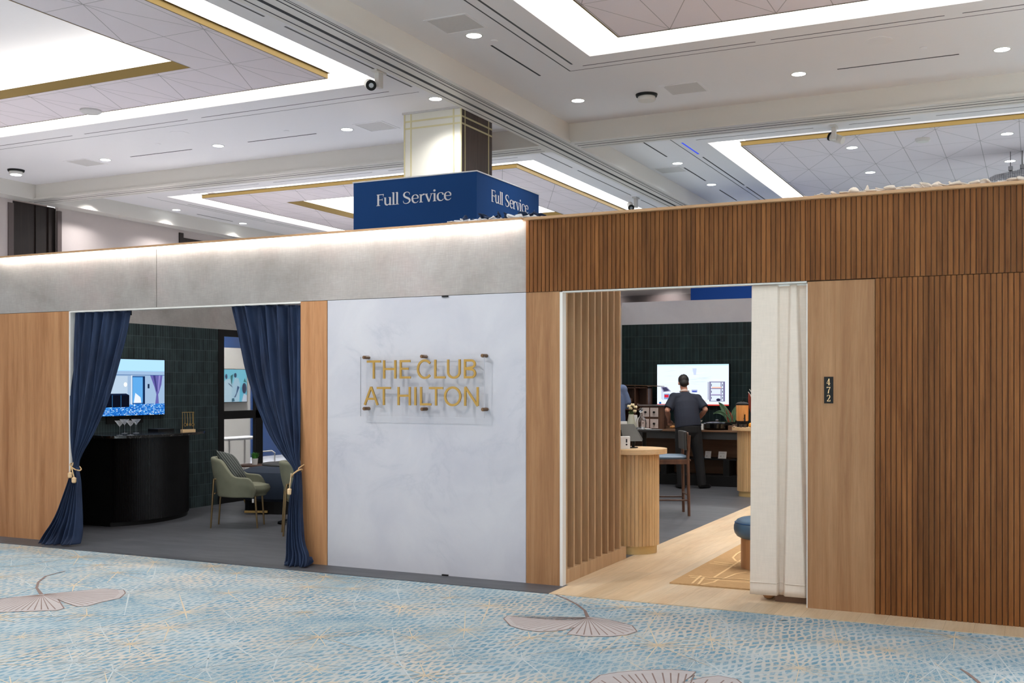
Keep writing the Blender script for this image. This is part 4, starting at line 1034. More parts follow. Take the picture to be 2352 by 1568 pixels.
for k,(nm,l) in enumerate((('bar_strainer','small gold bar tool hanging on the stand, leftmost, with a round head'),('bar_spoon','small gold bar spoon hanging on the stand, second from left'),('bar_spoon','small gold bar spoon hanging on the stand, third from left'),('bar_strainer','small gold bar tool hanging on the stand, rightmost, with a round head'))):
    lx=-wd*.3+k*wd*.2
    w=Matrix.Translation((mid.x,mid.y,1.0785))@Matrix.Rotation(ang,4,'Z')
    tt=tag(thing(nm,l,'bar tool',w@Vector((lx,-.016,hh-.02)),ang,'bar tools on the stand'),l,'bar tool')
    b=MB();b.tube([(0,0,0),(0.004,0,-.09),(.002,0,-.115)],.0035,8);b.build('handle',M['brass'],tt,smooth=True)
    b=MB()
    if k in (0,3): b.tube([(.016*math.cos(2*PI*i/14)+.006,0,-.13+.018*math.sin(2*PI*i/14)) for i in range(15)],.0035,6)
    else: b.ball((.002,0,-.13),(.011,.006,.018))
    b.build('head',M['brass'],tt,smooth=True)
# sage armchairs
def armchair(loc_,rz,label):
    t=thing('armchair',label,'chair',(loc_[0],loc_[1],0),rz,'sage green armchairs in the lounge')
    # +x faces forward
    def plan(s,r0=0.):   # s -1..1 from near arm front round the back to the far arm front
        a=s*PI*.5
        hw=.27+r0;back=-.26-r0
        if abs(s)<.6:
            q=s/.6*PI/2;return (back+.27*(1-math.cos(q)),hw*math.sin(q)*1.0)
        k=(abs(s)-.6)/.4;return (back+.27+k*.24,math.copysign(hw-.015*k,s))
    def topz(s):
        a=abs(s)
        if a<.35: return .82-.02*(a/.35)**2
        if a<.62: k=(a-.35)/.27;return lerp(.80,.60,k*k*(3-2*k))
        k=(a-.62)/.38;return .60-.015*k-.13*max(0,(k-.55)/.45)**2.2
    b=MB()
    def outer(u,v):
        s=u*2-1;x,y=plan(s);z0=.36;z1=topz(s);z=lerp(z0,z1,v)
        tp=.88+.12*min(1,v*1.6);lean=-.055*(max(0,z-.45)/.37) if x<0 else 0
        lean*=max(0,1-abs(s)/.6)
        return Vector((x*tp+lean+.0,y*tp,z))
    b.grid(outer,46,14);b.build('shell',M['sage'],t,smooth='all',solid=.055,sub=1)
    b=MB()
    b.prism([(-.20+.25*(1-math.cos(q))*.9 if False else (.06+.245*math.cos(q)*1.02),.225*math.sin(q)) for q in [2*PI*i/28 for i in range(28)]],.365,.40)
    b.build('seat_base',M['sage'],t,bevel=.012)
    b=MB();b.lathe([(.0,0),(.22,0),(.245,.03),(.25,.06),(.235,.095),(.17,.112),(.0,.116)],(.075,0,.395),32,sx=1.12,sy=.92,closed=False);b.build('seat_cushion',M['sage'],t,smooth=True)
    for (x,y,tz) in ((-.29,-.17,.57),(-.29,.17,.57),(.225,-.17,.37),(.225,.17,.37)):
        b=MB()
        if x<0: b.tube([(x-.005,y,0),(x+.03,y,tz-.02),(x+.035,y,tz)],[.010,.013,.013],10);b.tube([(x+.035,y,tz-.004),(x+.10,y,tz)],.009,8)
        else: b.tube([(x+.02,y,0),(x-.005,y,tz)],[.010,.013],10)
        b.build('leg',M['bronze'],t,smooth=True)
    b=MB();b.tube([(-.25,-.17,.40),(-.25,.17,.40)],.008,8);b.tube([(.22,-.17,.36),(.22,.17,.36)],.008,8);b.build('crossbar',M['bronze'],t,smooth=True)
    return t
c=onZ(551,1208,0);armchair((c.x,c.y),TH,'sage green armchair with a ribbed grey cushion on it, beside the tiled wall')
armchair((-7.30,9.86),TH+.25,'sage green armchair partly hidden behind the right velvet curtain')
# the cushion
b=MB()
def pil(u,v,s):
    x=(u-.5)*2;y=(v-.5)*2;k=(1-abs(x)**2.6)*(1-abs(y)**2.6);pin=1-.07*(1-abs(x))*(abs(y)**3)-.07*(1-abs(y))*(abs(x)**3)
    return Vector((x*.215*(1-.08*(1-y*y)),s*(.075*max(0,k)**.5),y*.215*(1-.08*(1-x*x))))
mt=Matrix.Translation((c.x-.09*RT[0],c.y-.09*RT[1],.69))@Matrix.Rotation(TH,4,'Z')@Matrix.Rotation(math.radians(-34),4,'Y')@Matrix.Rotation(math.radians(88),4,'Z')@Matrix.Rotation(math.radians(14),4,'Y')
b.T=mt;b.grid(lambda u,v:pil(u,v,1),18,18);b.grid(lambda u,v:pil(u,v,-1),18,18)
o=b.build('scatter_cushion',M['cushion'],None,smooth='all',weld=True);tag(o,'dark grey ribbed cushion leaning in the front sage armchair','cushion')
# curved velvet sofa behind
sc_=atD(662,14.3)
t=thing('curved_sofa','dark navy velvet curved sofa behind the sage armchairs','sofa',(sc_.x,sc_.y,0),TH)
b=MB();b.lathe([(0,.16),(.58,.16),(.64,.20),(.66,.32),(.65,.44),(.60,.53),(.50,.565),(.3,.585),(0,.59)],n=48,closed=False,sx=1.0,sy=.85);b.build('upholstery',M['sofa'],t,smooth=True)
b=MB();b.lathe([(.56,0),(.56,.17)],n=40,sx=1.0,sy=.85);b.build('plinth',M['black'],t)
b=MB();b.box(-.46,-.16,-.50,-.45,.02,.05);b.build('brass_foot',M['brass'],t,bevel=.003)
b=MB();b.box(-.36,-.335,-.50,-.496,.15,.20);b.build('care_tag',M['paper'],t)
# brown side table
q=atD(585,15.1)
t=thing('side_table','small brown rounded side table carrying a potted plant','table',(q.x,q.y,0),TH)
b=MB();pts=[(.21*math.copysign(abs(math.cos(a))**.6,math.cos(a)),.2*math.copysign(abs(math.sin(a))**.6,math.sin(a))) for a in [2*PI*i/40 for i in range(40)]]
b.prism(pts,.52,.545);b.build('tabletop',M['walnut'],t,bevel=.006)
b=MB();b.tube([(.02,-.12,.52),(-.11,-.12,.46),(-.115,-.12,.06),(-.10,-.12,.016),(-.04,-.12,.012),(.18,-.05,.012),(.18,.12,.012),(-.08,.12,.012)],.011,10);b.build('leg',M['brass'],t,smooth=True)
pt=thing('potted_plant','bright green grass in a white ribbed pot on the brown side table','plant',(q.x+.02,q.y-.02,.5455))
b=MB();b.lathe([(.036,0),(.045,.085),(.04,.085),(.034,.07)],n=30,closed=True);b.build('pot',M['ceramic'],pt,smooth=True)
b=MB();rr=R(21)
for i in range(120):
    a=rr.uniform(0,2*PI);r=rr.uniform(0,.035);l=rr.uniform(.05,.10);o_=rr.uniform(.01,.05)
    p=Vector((r*math.cos(a),r*math.sin(a),.075));e=p+Vector((math.cos(a)*o_,math.sin(a)*o_,l));m_=p.lerp(e,.5)+Vector((0,0,.015));s=Vector((-math.sin(a),math.cos(a),0))*.005
    b.poly([p-s,p+s,m_+s*1.2,m_-s*1.2]);b.poly([m_-s*1.2,m_+s*1.2,e])
b.build('grass_leaves',M['green'],pt)
# dark round cafe table
q=atD(671,12.95)
t=thing('round_table','dark grey round table on a black disc foot between the sage armchairs','table',(q.x,q.y,0))
b=MB();b.lathe([(0,.70),(.35,.70),(.36,.712),(.35,.724),(0,.724)],n=48,closed=False);b.build('tabletop',M['dark_grey'],t,smooth=True)
b=MB();b.tube([(0,0,.03),(0,0,.70)],.03,16);b.build('column',M['black'],t,smooth=True)
b=MB();b.lathe([(0,0),(.175,0),(.17,.02),(.10,.04),(.0,.045)],n=36,closed=False);b.build('foot',M['black_gloss'],t,smooth=True)
# --- seen through the glazing
tv=onX(567,848.8,-11.95);bl=onX(565,922,-11.95)
h=tv.z-bl.z;w=h*16/9
t=thing('television','television on the white wall seen through the black glazed partition','television',(-12.0,tv.y-w/2,bl.z))
b=MB();b.box(.012,.05,-w/2-.01,w/2+.01,-.01,h+.01);b.build('frame',M['black'],t,bevel=.002)
b=MB();b.box(0,.013,-.2,.2,.1,.3);b.build('wall_mount',M['black'],t)
it=[(rect(0,0,1,1),(96,204,236)),(rect(0,.45,1,1),(130,220,246)),([(.30,0),(.60,0),(.62,.6),(.55,.72),(.42,.66),(.34,.45)],(200,232,250)),([(.60,0),(.80,0),(.82,.55),(.78,.74),(.68,.74),(.62,.5)],(186,224,246)),([(.86,0),(1,0),(1,.2),(.92,.26)],(216,230,250)),
(ell(.695,.82,.035,.075),(24,44,90)),([(.60,.5),(.64,.86),(.57,.8),(.58,.6)],(14,110,110)),([(.75,.5),(.80,.45),(.72,.2),(.66,.14),(.70,.14)],(26,74,130)),(ell(.93,.42,.06,.17),(30,40,84)),([(.91,.62),(.94,.74),(.97,.64),(1,.6)],(14,112,110)),([(.5,.6),(.6,.5),(.62,.44),(.52,.55)],(20,60,110)),([(.60,.0),(.68,.02),(.66,.12),(.6,.1)],(16,100,130)),(ell(.46,.78,.03,.08),(60,66,110))]
b=MB();screen_rects(b,it,lambda u,v,k:(.0515+k,-w/2+u*w,v*h));b.flat=True;b.build('screen',M['screen'],t)
q=atD(545,16.4)
t=thing('high_bench','white high bench stool seen through the glazed partition','stool',(q.x,q.y,0),PI/2)
hw=.40;hz=1.66-(1003-HY)/F_PX*16.4
b=MB();b.box(-hw,hw,-.17,.17,hz-.04,hz);b.build('seat',M['white_gloss'],t,bevel=.012)
for x,y in ((-hw+.08,-.12),(hw-.08,-.12),(-hw+.08,.12),(hw-.08,.12)):
    b=MB();b.tube([(x*1.12,y*1.4,0),(x,y,hz-.04)],.014,10);b.build('leg',M['ceramic'],t,smooth=True)
q=atD(622,16.2)
t=thing('tubular_chair','white tubular metal chair frame glimpsed beside the right curtain','chair',(q.x,q.y,0),TH)
zt_=1.66-(1035-HY)/F_PX*16.2
b=MB();b.tube([(-.16,0,.0),(-.16,0,zt_-.05),(-.12,0,zt_-.01),(.02,0,zt_),(.06,0,zt_-.03),(.065,0,0)],.010,8);b.build('back_frame',M['ceramic'],t,smooth=True)
b=MB();b.box(-.2,.1,.02,.38,.36,.40);b.build('seat',M['white_gloss'],t,bevel=.01)
b=MB();b.tube([(-.16,.36,0),(-.16,.36,.36)],.010,8);b.build('leg',M['ceramic'],t,smooth=True)
b=MB();b.tube([(.065,.36,0),(.065,.36,.36)],.010,8);b.build('leg',M['ceramic'],t,smooth=True)
# ================================================================== RIGHT ROOM
# slatted screen
SXC=-3.60
t=thing('slatted_screen','oak screen of tall upright fins along the left of the doorway','screen',(SXC,9.0,0))
b=MB();b.box(-.075,.075,8.262-9,9.76-9,0,.115);b.build('base_rail',M['fin'],t,bevel=.002)
b=MB();b.box(-.075,.075,8.262-9,9.76-9,2.90,2.96);b.build('top_rail',M['fin'],t)
for i,y in enumerate([8.31+.1605*k for k in range(9)]):
    b=MB();b.box(-.075,.075,y-9-.014,y-9+.014,.115,2.90);b.build('fin',M['fin'],t,bevel=.0015)
b=MB();b.box(-.095,-.075,8.262-9,9.76-9,0,2.96);b.build('back_board',M['fin'],t)
# pedestals
def pedestal(px,dist,label,rz=TH):
    q=atD(px,dist)
    t=thing('pedestal_counter',label,'counter',(q.x,q.y,0),rz,'fluted oval pedestal counters')
    b=MB();b.lathe([(0,0),(.245,0),(.245,.085),(0,.085)],n=44,sx=1,sy=.85,closed=False);b.build('base_ring',M['palegold'],t,smooth=True)
    b=MB();n=44
    for i in range(n):
        a0=2*PI*(i+.05)/n;a1=2*PI*(i+.95)/n
        b.prism([(.235*math.cos(a0),.2*math.sin(a0)),(.268*math.cos(a0),.23*math.sin(a0)),(.268*math.cos(a1),.23*math.sin(a1)),(.235*math.cos(a1),.2*math.sin(a1))],.08,.978)
    b.build('fluted_body',M['counter_wood'],t)
    b=MB();b.lathe([(.238,.085),(.238,.978)],n=40,sx=1,sy=.85);b.build('core',M['groove'],t)
    b=MB();b.lathe([(0,.978),(.345,.978),(.345,1.03),(0,1.03)],n=56,sx=1,sy=.88,closed=False);b.build('counter_top',M['counter_top'],t,smooth=True,bevel=.003)
    return t
pedestal(1452,10.75,'pale fluted oval pedestal counter nearest the slatted screen')
pedestal(1735,16.1,'pale fluted oval pedestal counter carrying the juice dispenser, beside the cream curtain')
# tablet kiosk on the first pedestal
q=atD(1446,10.72)
t=thing('tablet_stand','dark tablet tilted on a black stand on the front pedestal','tablet',(q.x,q.y,1.0305),TH)
s=1/(F_PX/10.72)
def kp(x,y,d=0): return ((x-1446)*s,d,EYE+(HY-y)*s-1.0305)
b=MB();pts=[kp(1424,975,.02),kp(1457,975,.02),kp(1474,1008,-.10),kp(1472,1012,-.11),kp(1430,1012,-.11)]
b.extrude(pts,(0,.018,.006));b.build('tablet',M['olive_black'],t,bevel=.003)
b=MB();b.tube([(-.05,.03,.09),(.03,.05,.11),(.05,.05,.05),(.04,.06,.0)],.014,10);b.lathe([(0,0),(.07,0),(.07,.008),(0,.008)],(0.02,.06,0),24);b.build('stand_arm',M['black'],t,smooth=True)
q=atD(1437,10.55)
t=thing('card_reader','small white upright box with dark slot and dot on the front pedestal','card reader',(q.x,q.y,1.0305),TH)
b=MB();b.box(-.075,.042,-.02,.02,0,.125);b.build('body',M['paper'],t,bevel=.004)
b=MB();b.box(.0,.014,-.0215,-.019,.065,.10);b.lathe([(0,0),(.008,0)],(0,0,0),4);b.build('slot',M['ink'],t)
b=MB();b.tube([(.007,-.0215,.045),(.007,-.019,.045)],.009,14);b.build('button',M['ink'],t)
# bistro table with decanter and vase
q=atD(1480,15.6);btz=EYE+(HY-986)/F_PX*15.6
t=thing('bistro_table','round dark high table behind the front pedestal, holding the glass decanter','table',(q.x,q.y,0))
b=MB();b.lathe([(0,btz-.03),(.22,btz-.03),(.265,btz-.008),(.265,btz),(0,btz)],n=44,closed=False);b.build('tabletop',M['dark_grey'],t,smooth=True)
b=MB();b.tube([(0,0,.03),(0,0,btz-.03)],.03,14);b.build('column',M['black'],t,smooth=True)
b=MB();b.lathe([(0,0),(.2,0),(.19,.02),(.03,.04)],n=32);b.build('foot',M['black'],t,smooth=True)
dq=atD(1472.5,15.55)
t=thing('glass_plate','white rimmed plate under the glass decanter','plate',(dq.x+.04,dq.y,btz+.0005))
b=MB();b.lathe([(0,0),(.07,0),(.115,.012),(.112,.014),(.065,.005),(0,.005)],n=32,closed=False);b.build('dish',M['white_gloss'],t,smooth=True)
t=thing('glass_decanter','clear glass decanter with a ball stopper on the round dark table','decanter',(dq.x,dq.y,btz+.006))
k=15.55/F_PX
b=MB();b.lathe([(.0,0),(.07,.0),(.074,.03),(.076,.10),(.070,.135),(.05,.165),(.022,.19),(.018,.235),(.014,.235),(.018,.19),(.046,.163),(.066,.134),(.072,.10),(.069,.03),(.0,.006)],n=32,closed=False);b.build('body',M['glass'],t,smooth=True)
b=MB();b.ball((0,0,.272),.036,20,12);b.build('stopper',M['glass'],t,smooth=True)
vq=atD(1450,15.75)
t=thing('flower_vase','tapered celadon vase with cream flowers beside the glass decanter','vase',(vq.x,vq.y,btz+.0005))
b=MB();b.lathe([(.0,0),(.07,0),(.066,.05),(.036,.215),(.033,.215),(.06,.05),(0,.01)],n=28,closed=False);b.build('vessel',M['vase'],t,smooth=True)
fl_=[(-.035,.33),(.065,.32),(.02,.35),(.055,.26),(-.01,.30)]
b=MB()
for x,z in fl_: b.tube([(0,0,.15),(x*.5,.01,.24),(x,0,z)],.004,6)
rr=R(3)
for i in range(12):
    a=rr.uniform(0,6.28);b.poly([(0,0,.2),(.03*math.cos(a),.02*math.sin(a),.26),(.05*math.cos(a),.03*math.sin(a),.24)])
b.build('stems',M['stemgreen'],t)
for x,z in fl_:
    b=MB()
    for i in range(7):
        a=2*PI*i/7;b.ball((x+.016*math.cos(a),.016*math.sin(a),z+.006*(i%2)),(.014,.014,.018),8,5)
    b.build('flower',M['cream_flower'],t,smooth=True)
q=atD(1459,15.95);b=MB();b.T=Matrix.Translation((q.x,q.y,btz+.0005))@Matrix.Rotation(TH,4,'Z');b.box(-.03,.03,-.012,.012,0,.2);o=b.build('menu_card',M['paper']);tag(o,'white upright card standing behind the flower vase','card')
q=atD(1435,15.5);b=MB();b.T=Matrix.Translation((q.x,q.y,btz+.0005))@Matrix.Rotation(TH,4,'Z');b.box(-.06,.03,-.03,.03,0,.12);o=b.build('white_box',M['paper'],bevel=.003);tag(o,'white box at the left edge of the round dark table','box')
# bar stool
sq=onZ(1582,1185,0);sr=onZ(1567,1175,0)
ctr=(sq+sr)/2-Vector((RT[0],RT[1],0))*.23
t=thing('bar_stool','walnut bar stool with blue-grey seat and black backrest beside the pedestal','stool',(ctr.x,ctr.y,0),TH)
hb=.22;hd=.23
for sx in (-1,1):
    for sy in (-1,1):
        b=MB()
        if sx>0: b.tube([(hd+.01,sy*hb,0),(hd,sy*hb,.5),(hd-.005,sy*hb,.74),(hd+.015,sy*hb,1.02)],[.018,.021,.021,.018],12)
        else: b.tube([(-hd-.01,sy*hb,0),(-hd,sy*hb,.70)],[.018,.021],12)
        b.build('leg',M['walnut'],t,smooth=True)
for sy in (-1,1):
    b=MB();b.tube([(-hd,sy*hb,.20),(hd,sy*hb,.20)],.010,8);b.build('stretcher',M['walnut'],t)
    b=MB();b.box(-hd,hd,sy*hb-.014,sy*hb+.014,.655,.70);b.build('seat_rail',M['walnut'],t)
for sx in (-1,1):
    b=MB();b.tube([(sx*hd,-hb,.26),(sx*hd,hb,.26)],.010,8);b.build('stretcher',M['walnut'],t)
    b=MB();b.box(sx*hd-.014,sx*hd+.014,-hb,hb,.655,.70);b.build('seat_rail',M['walnut'],t)
b=MB();b.grid(lambda u,v:Vector(((u-.5)*.52,(v-.5)*.47,.705)),4,4);b.build('seat',M['walnut'],t,solid=.02,bevel=.004)
b=MB();b.prism([(.245*math.copysign(abs(math.cos(a))**.4,math.cos(a))-.01,.22*math.copysign(abs(math.sin(a))**.4,math.sin(a))) for a in [2*PI*i/32 for i in range(32)]],.715,.76);b.build('seat_pad',M['seat_blue'],t,bevel=.018,smooth=True)
b=MB();b.grid(lambda u,v:Vector((hd-.035+.03*(1-(2*u-1)**2)-.01*v,(u-.5)*.48,.83+.235*v)),16,8);b.build('backrest',M['dark_grey'],t,solid=.035,smooth='all',bevel=.008)
b=MB();b.grid(lambda u,v:Vector((hd-.01+.03*(1-(2*u-1)**2),(u-.5)*.49,.85+.20*v)),16,6);b.build('back_shell',M['walnut'],t,solid=.012,smooth='all')
# back counter
CY=17.28;CT=.915
cx0,cx1=-6.55,1.4
t=thing('back_counter','long dark buffet counter with open shelf below the tiled back wall','counter',(-4.5,CY,0))
ox,oy=-4.5,CY
b=MB();b.box(cx0-ox,cx1-ox,-.01,.77,CT-.03,CT);b.build('worktop',M['brown_wood'],t,bevel=.003)
b=MB();b.box(cx0-ox,cx1-ox,.01,.03,CT-.15,CT-.03);b.build('apron',M['dark_grey'],t)
b=MB();b.box(cx0-ox,cx1-ox,.50,.52,.17,CT-.15);b.build('back_panel',M['brown_wood'],t)
b=MB();b.box(cx0-ox,cx1-ox,.10,.50,.425,.445);b.build('shelf',M['black'],t)
b=MB();b.box(cx0-ox,cx1-ox,.02,.72,0,.17);b.build('plinth',M['black'],t)
for px in (1530,1673):
    xx=onY(px,1080,CY+.2).x;b=MB();b.box(xx-ox-.05,xx-ox+.05,.06,.5,.17,.425);b.build('shelf_leg',M['black'],t)
def lean_card(px,w,h,label):
    p=onY(px,1050,CY+.16);t=thing('shelf_card',label,'card',(p.x,CY+.2,.4455),0,'white cards on the counter shelf')
    b=MB();b.T=Matrix.Rotation(-.35,4,'X');b.box(-w/2,w/2,0,.003,0,h);b.build('sheet',M['paper'],t)
    b=MB();b.T=Matrix.Rotation(-.35,4,'X');b.box(-w*.3,w*.25,-.001,0,h*.72,h*.78);b.box(-w*.28,-w*.08,-.001,0,h*.2,h*.4);b.box(0.02,w*.2,-.001,0,h*.2,h*.4);b.build('print',M['grille'],t)
lean_card(1624,.10,.12,'small white card on the counter shelf beside the man\'s leg');lean_card(1657,.135,.12,'wide white card on the counter shelf right of the man')
# cubby shelf on the counter (left)
p0=onY(1430,886,17.75);p1=onY(1489,930,17.75)
t=thing('cubby_shelf','dark wooden cubby shelf box on the back counter, behind the drawer chest','shelf',((p0.x+p1.x)/2,17.75,CT+.0005))
hw=(p1.x-p0.x)/2;zt_=p0.z-CT
b=MB();b.box(-hw,hw,.2,.22,0,zt_)
for x in (-hw,-hw*.05,hw-.02): b.box(x,x+.02,-.02,.2,0,zt_)
for z in (.02,zt_*.45,zt_-.02): b.box(-hw,hw,-.02,.2,z-.02,z)
b.build('carcass',M['walnut'],t)
b=MB();b.grid(lambda u,v:Vector((lerp(-hw-.02,hw+.22,u),lerp(-.05,.22,v),zt_+.012-.02*u*u)),10,3);b.build('copper_top',M['standoff'],t,solid=.01)
rr=R(8)
b=MB()
for k in range(9): b.ball((rr.uniform(-hw*.9,hw*.8),.08,zt_*.45+.05+rr.choice((0,.0,.09))),(.05,.05,.05),10,6)
b.build('bread_rolls',M['walnut'],t,smooth=True)
# drawer chest
p0=onY(1470,932,17.40);p1=onY(1525,985,17.40)
zt_=p0.z-CT
t=thing('drawer_chest','small dark wooden chest with four pale drawers on the back counter','chest',((p0.x+p1.x)/2,17.40,CT+.0005))
hw=(p1.x-p0.x)/2
b=MB();b.box(-hw,hw,.0,.26,0,zt_);b.build('carcass',M['walnut'],t,bevel=.003)
b=MB();b.box(-hw-.03,hw+.05,-.02,.28,zt_,zt_+.02);b.build('tray_top',M['steel'],t,bevel=.003)
xs=[(onY(a,950,17.4).x-t.location.x,onY(c_,950,17.4).x-t.location.x) for a,c_ in ((1475,1491),(1493.5,1512))]
for (za,zb) in ((962,983),(936,957)):
    z0=onY(1500,max(za,zb),17.4).z-CT;z1=onY(1500,min(za,zb),17.4).z-CT
    for x0,x1 in xs:
        b=MB();b.box(x0,x1,-.006,0,z0,z1);d_=b.build('drawer',M['drawerface'],t,bevel=.002)
        b=MB();xm=(x0+x1)/2;zm=(z0+z1)/2;b.tube([(xm,-.006,zm),(xm,-.03,zm)],.018,12);b.build('knob',M['black'],d_,smooth=True)
# tray, bread, black chafing dish, box
def at_counter(px,Y): return onY(px,985,Y)
p=at_counter(1543,17.5)
b=MB();b.T=Matrix.Translation((p.x,17.5,CT+.0005));b.box(-.09,.09,-.05,.10,0,.012);b.box(-.09,.09,.09,.10,.012,.09);b.box(-.09,-.08,-.05,.09,.012,.05);b.box(.08,.09,-.05,.09,.012,.05);o=b.build('wooden_tray',M['brown_wood'],bevel=.002);tag(o,'small wooden tray on the back counter left of the man','tray')
b=MB();b.T=Matrix.Translation((p.x+.05,17.5,CT+.013));b.lathe([(0,0),(.03,0),(.045,.02),(.03,.045),(0,.05)],(-.04,0,0),14);b.ball((.01,0,.024),(.045,.035,.022),12,7);o=b.build('bread_roll',M['bread'],None,smooth=True);tag(o,'golden bread roll on the wooden tray left of the man','bread')
p=at_counter(1647,17.55)
t=thing('chafing_dish','round black warming dish with a glass lid on the back counter','dish',(p.x,17.55,CT+.0005))
b=MB();b.lathe([(0,0),(.20,0),(.235,.03),(.24,.10),(.225,.115),(0,.115)],n=40,closed=False);b.build('pan',M['black_gloss'],t,smooth=True)
b=MB();b.lathe([(.225,.116),(.18,.132),(.08,.142),(0,.145)],n=36,closed=False);b.build('lid',M['black_gloss'],t,smooth=True)
b=MB();b.ball((0,0,.155),(.03,.03,.014));b.build('lid_knob',M['steel'],t,smooth=True)
p=at_counter(1688,17.45)
b=MB();b.T=Matrix.Translation((p.x,17.45,CT+.0005));b.box(-.10,.10,-.06,.08,0,.075);o=b.build('wooden_box',M['brown_wood'],bevel=.003);tag(o,'low brown wooden box on the back counter beside the black dish','box')
b=MB();b.T=Matrix.Translation((p.x+.04,17.35,CT+.0005));b.box(-.05,.07,-.03,.02,0,.006);o=b.build('cutlery_plate',M['paper']);tag(o,'small white slip on the counter edge in front of the brown box','slip')
# plant with striped leaves
p=onY(1676,975,17.75)
t=thing('prayer_plant','dark prayer plant with striped green and red leaves behind the black dish','plant',(p.x,17.92,CT+.0005))
b=MB();b.lathe([(0,0),(.06,0),(.075,.12),(.065,.12),(0,.10)],n=24,closed=False);b.build('pot',M['black'],t,smooth=True)
def blade(tip,base,wd,mat,bend=(0,0,.05)):
    b=MB();tip=Vector(tip);base=Vector(base);bd=Vector(bend);ax=(tip-base).normalized();sd=ax.cross(Vector((0,1,.25))).normalized()
    def fn(u,v):
        c=base.lerp(tip,v)+bd*math.sin(PI*v);w=wd*(math.sin(PI*min(1,(.06+.94*v)**.8))+.06);k=(u-.5)*2
        return c+sd*(w*k)+Vector((0,-.018*abs(k),.012*abs(k)))
    b.grid(fn,5,12);return b.build('leaf',mat,t,smooth='all',solid=.003)
k=18.2/F_PX
def lp(x,y): return ((x-1676)*k,-.03,(HY-y)*k+EYE-CT)
blade(lp(1646,925),lp(1672,972),.055,M['calathea']);blade(lp(1633,951),lp(1672,966),.035,M['calathea'],(0,0,.07));blade(lp(1692,928),lp(1677,974),.03,M['calathea'],(-.03,0,.02))
blade(lp(1662,936),lp(1675,978),.05,M['rust'],(.02,0,.0));blade(lp(1697,940),lp(1679,974),.03,M['calathea'],(.0,-.03,.04))
# things on the second pedestal
q=atD(1705,16.05);k=16.05/F_PX
t=thing('juice_dispenser','orange juice dispenser with a black lid on the rear pedestal','dispenser',(q.x,q.y,1.0305),TH)
b=MB();b.lathe([(.0,0),(.085,0),(.085,.085),(0,.085)],n=32,closed=False);b.build('base',M['black'],t,smooth=True)
b=MB();b.lathe([(.0,.09),(.084,.09),(.09,.10),(.092,.325),(0,.325)],n=36,closed=False);b.build('tank',M['juice'],t,smooth=True)
b=MB();b.lathe([(.095,.325),(.095,.345),(.07,.365),(.02,.375),(.02,.39),(0,.392)],n=32,closed=False);b.build('lid',M['black'],t,smooth=True)
b=MB();b.tube([(0.01,-.085,.13),(.01,-.12,.125),(.01,-.125,.09)],.012,10);b.box(0.002,.018,-.128,-.112,.125,.19);b.build('spigot',M['black_gloss'],t,smooth=True)
for i,(px,d,l) in enumerate(((1685.5,15.95,'leftmost small glass on the rear pedestal'),(1692.5,16.05,'second small glass from the left on the rear pedestal'),(1702,15.92,'small glass just below the juice dispenser spigot'),(1711,15.93,'small glass right of the dispenser spigot'))):
    q=atD(px,d);b=MB();b.T=Matrix.Translation((q.x,q.y,1.0305));b.lathe([(0,0),(.02,0),(.024,.045),(.022,.045),(.018,.006),(0,.006)],n=18,closed=False);o=b.build('tumbler',M['glass'],None,smooth=True);tag(o,l,'glass','small glasses on the rear pedestal')
q=atD(1724,15.98);b=MB();b.T=Matrix.Translation((q.x,q.y,1.0305));b.ball((0,0,.032),.033,14,9);o=b.build('orange',M['orange'],None,smooth=True);tag(o,'orange fruit on the rear pedestal beside the cream curtain','fruit')
q=atD(1729,16.25)
t=thing('rust_flower','rust-red flower spike with white twigs behind the juice dispenser','flower',(q.x,q.y,1.0305),TH)
b=MB();b.lathe([(0,0),(.05,0),(.04,.2),(.03,.2)],n=20);b.build('vase',M['black'],t,smooth=True)
def petal(tip,base,wd):
    b=MB();tip=Vector(tip);base=Vector(base)
    b.grid(lambda u,v:base.lerp(tip,v)+Vector(((u-.5)*2*wd*math.sin(PI*(.1+.85*v)),-.02*abs(u-.5),0)),5,9);b.build('petal',M['rust'],t,smooth='all',solid=.006)
petal((-.06,0,.50),(-.0,0,.16),.035);petal((.03,0,.52),(0.01,.01,.16),.035);petal((-.02,-.02,.44),(0,0,.16),.03)
b=MB();b.tube([(0,0,.2),(-.03,0,.47),(-.07,0,.52)],.005,6);b.tube([(0,0,.2),(-.01,0,.50),(-.05,0,.56)],.005,6);b.tube([(-.04,0,.54),(.02,0,.5)],.004,6);b.build('twig',M['paper'],t)
# television on the back wall
a=onY(1509.5,837,17.99);c=onY(1674,931.5,17.99)
t=thing('television','bright television on the tiled back wall behind the man, showing pale marble and boxes','television',((a.x+c.x)/2,18.05,c.z))
w=c.x-a.x;h=a.z-c.z
b=MB();b.box(-w/2-.012,w/2+.012,-.06,-.012,-.012,h+.012);b.build('frame',M['black'],t,bevel=.002)
b=MB();b.box(-.25,.25,-.013,0,.1,h-.1);b.build('wall_mount',M['black'],t)
it=[(rect(0,0,1,1),(226,238,254)),(rect(0,.965,1,1),(196,232,252)),(rect(0,0,1,.03),(206,70,60))]
rr=R(14)
for i in range(26):
    x=rr.uniform(0,.8);y=rr.uniform(.5,.95);l=min(rr.uniform(.1,.3),.97-x);d=rr.uniform(-.03,.03)
    it.append(([(x,y),(x+l*.5,y+d+.006),(x+l,y+d*2),(x+l*.5,y+d-.008)],rr.choice(((206,224,246),(214,226,244),(238,246,255)))))
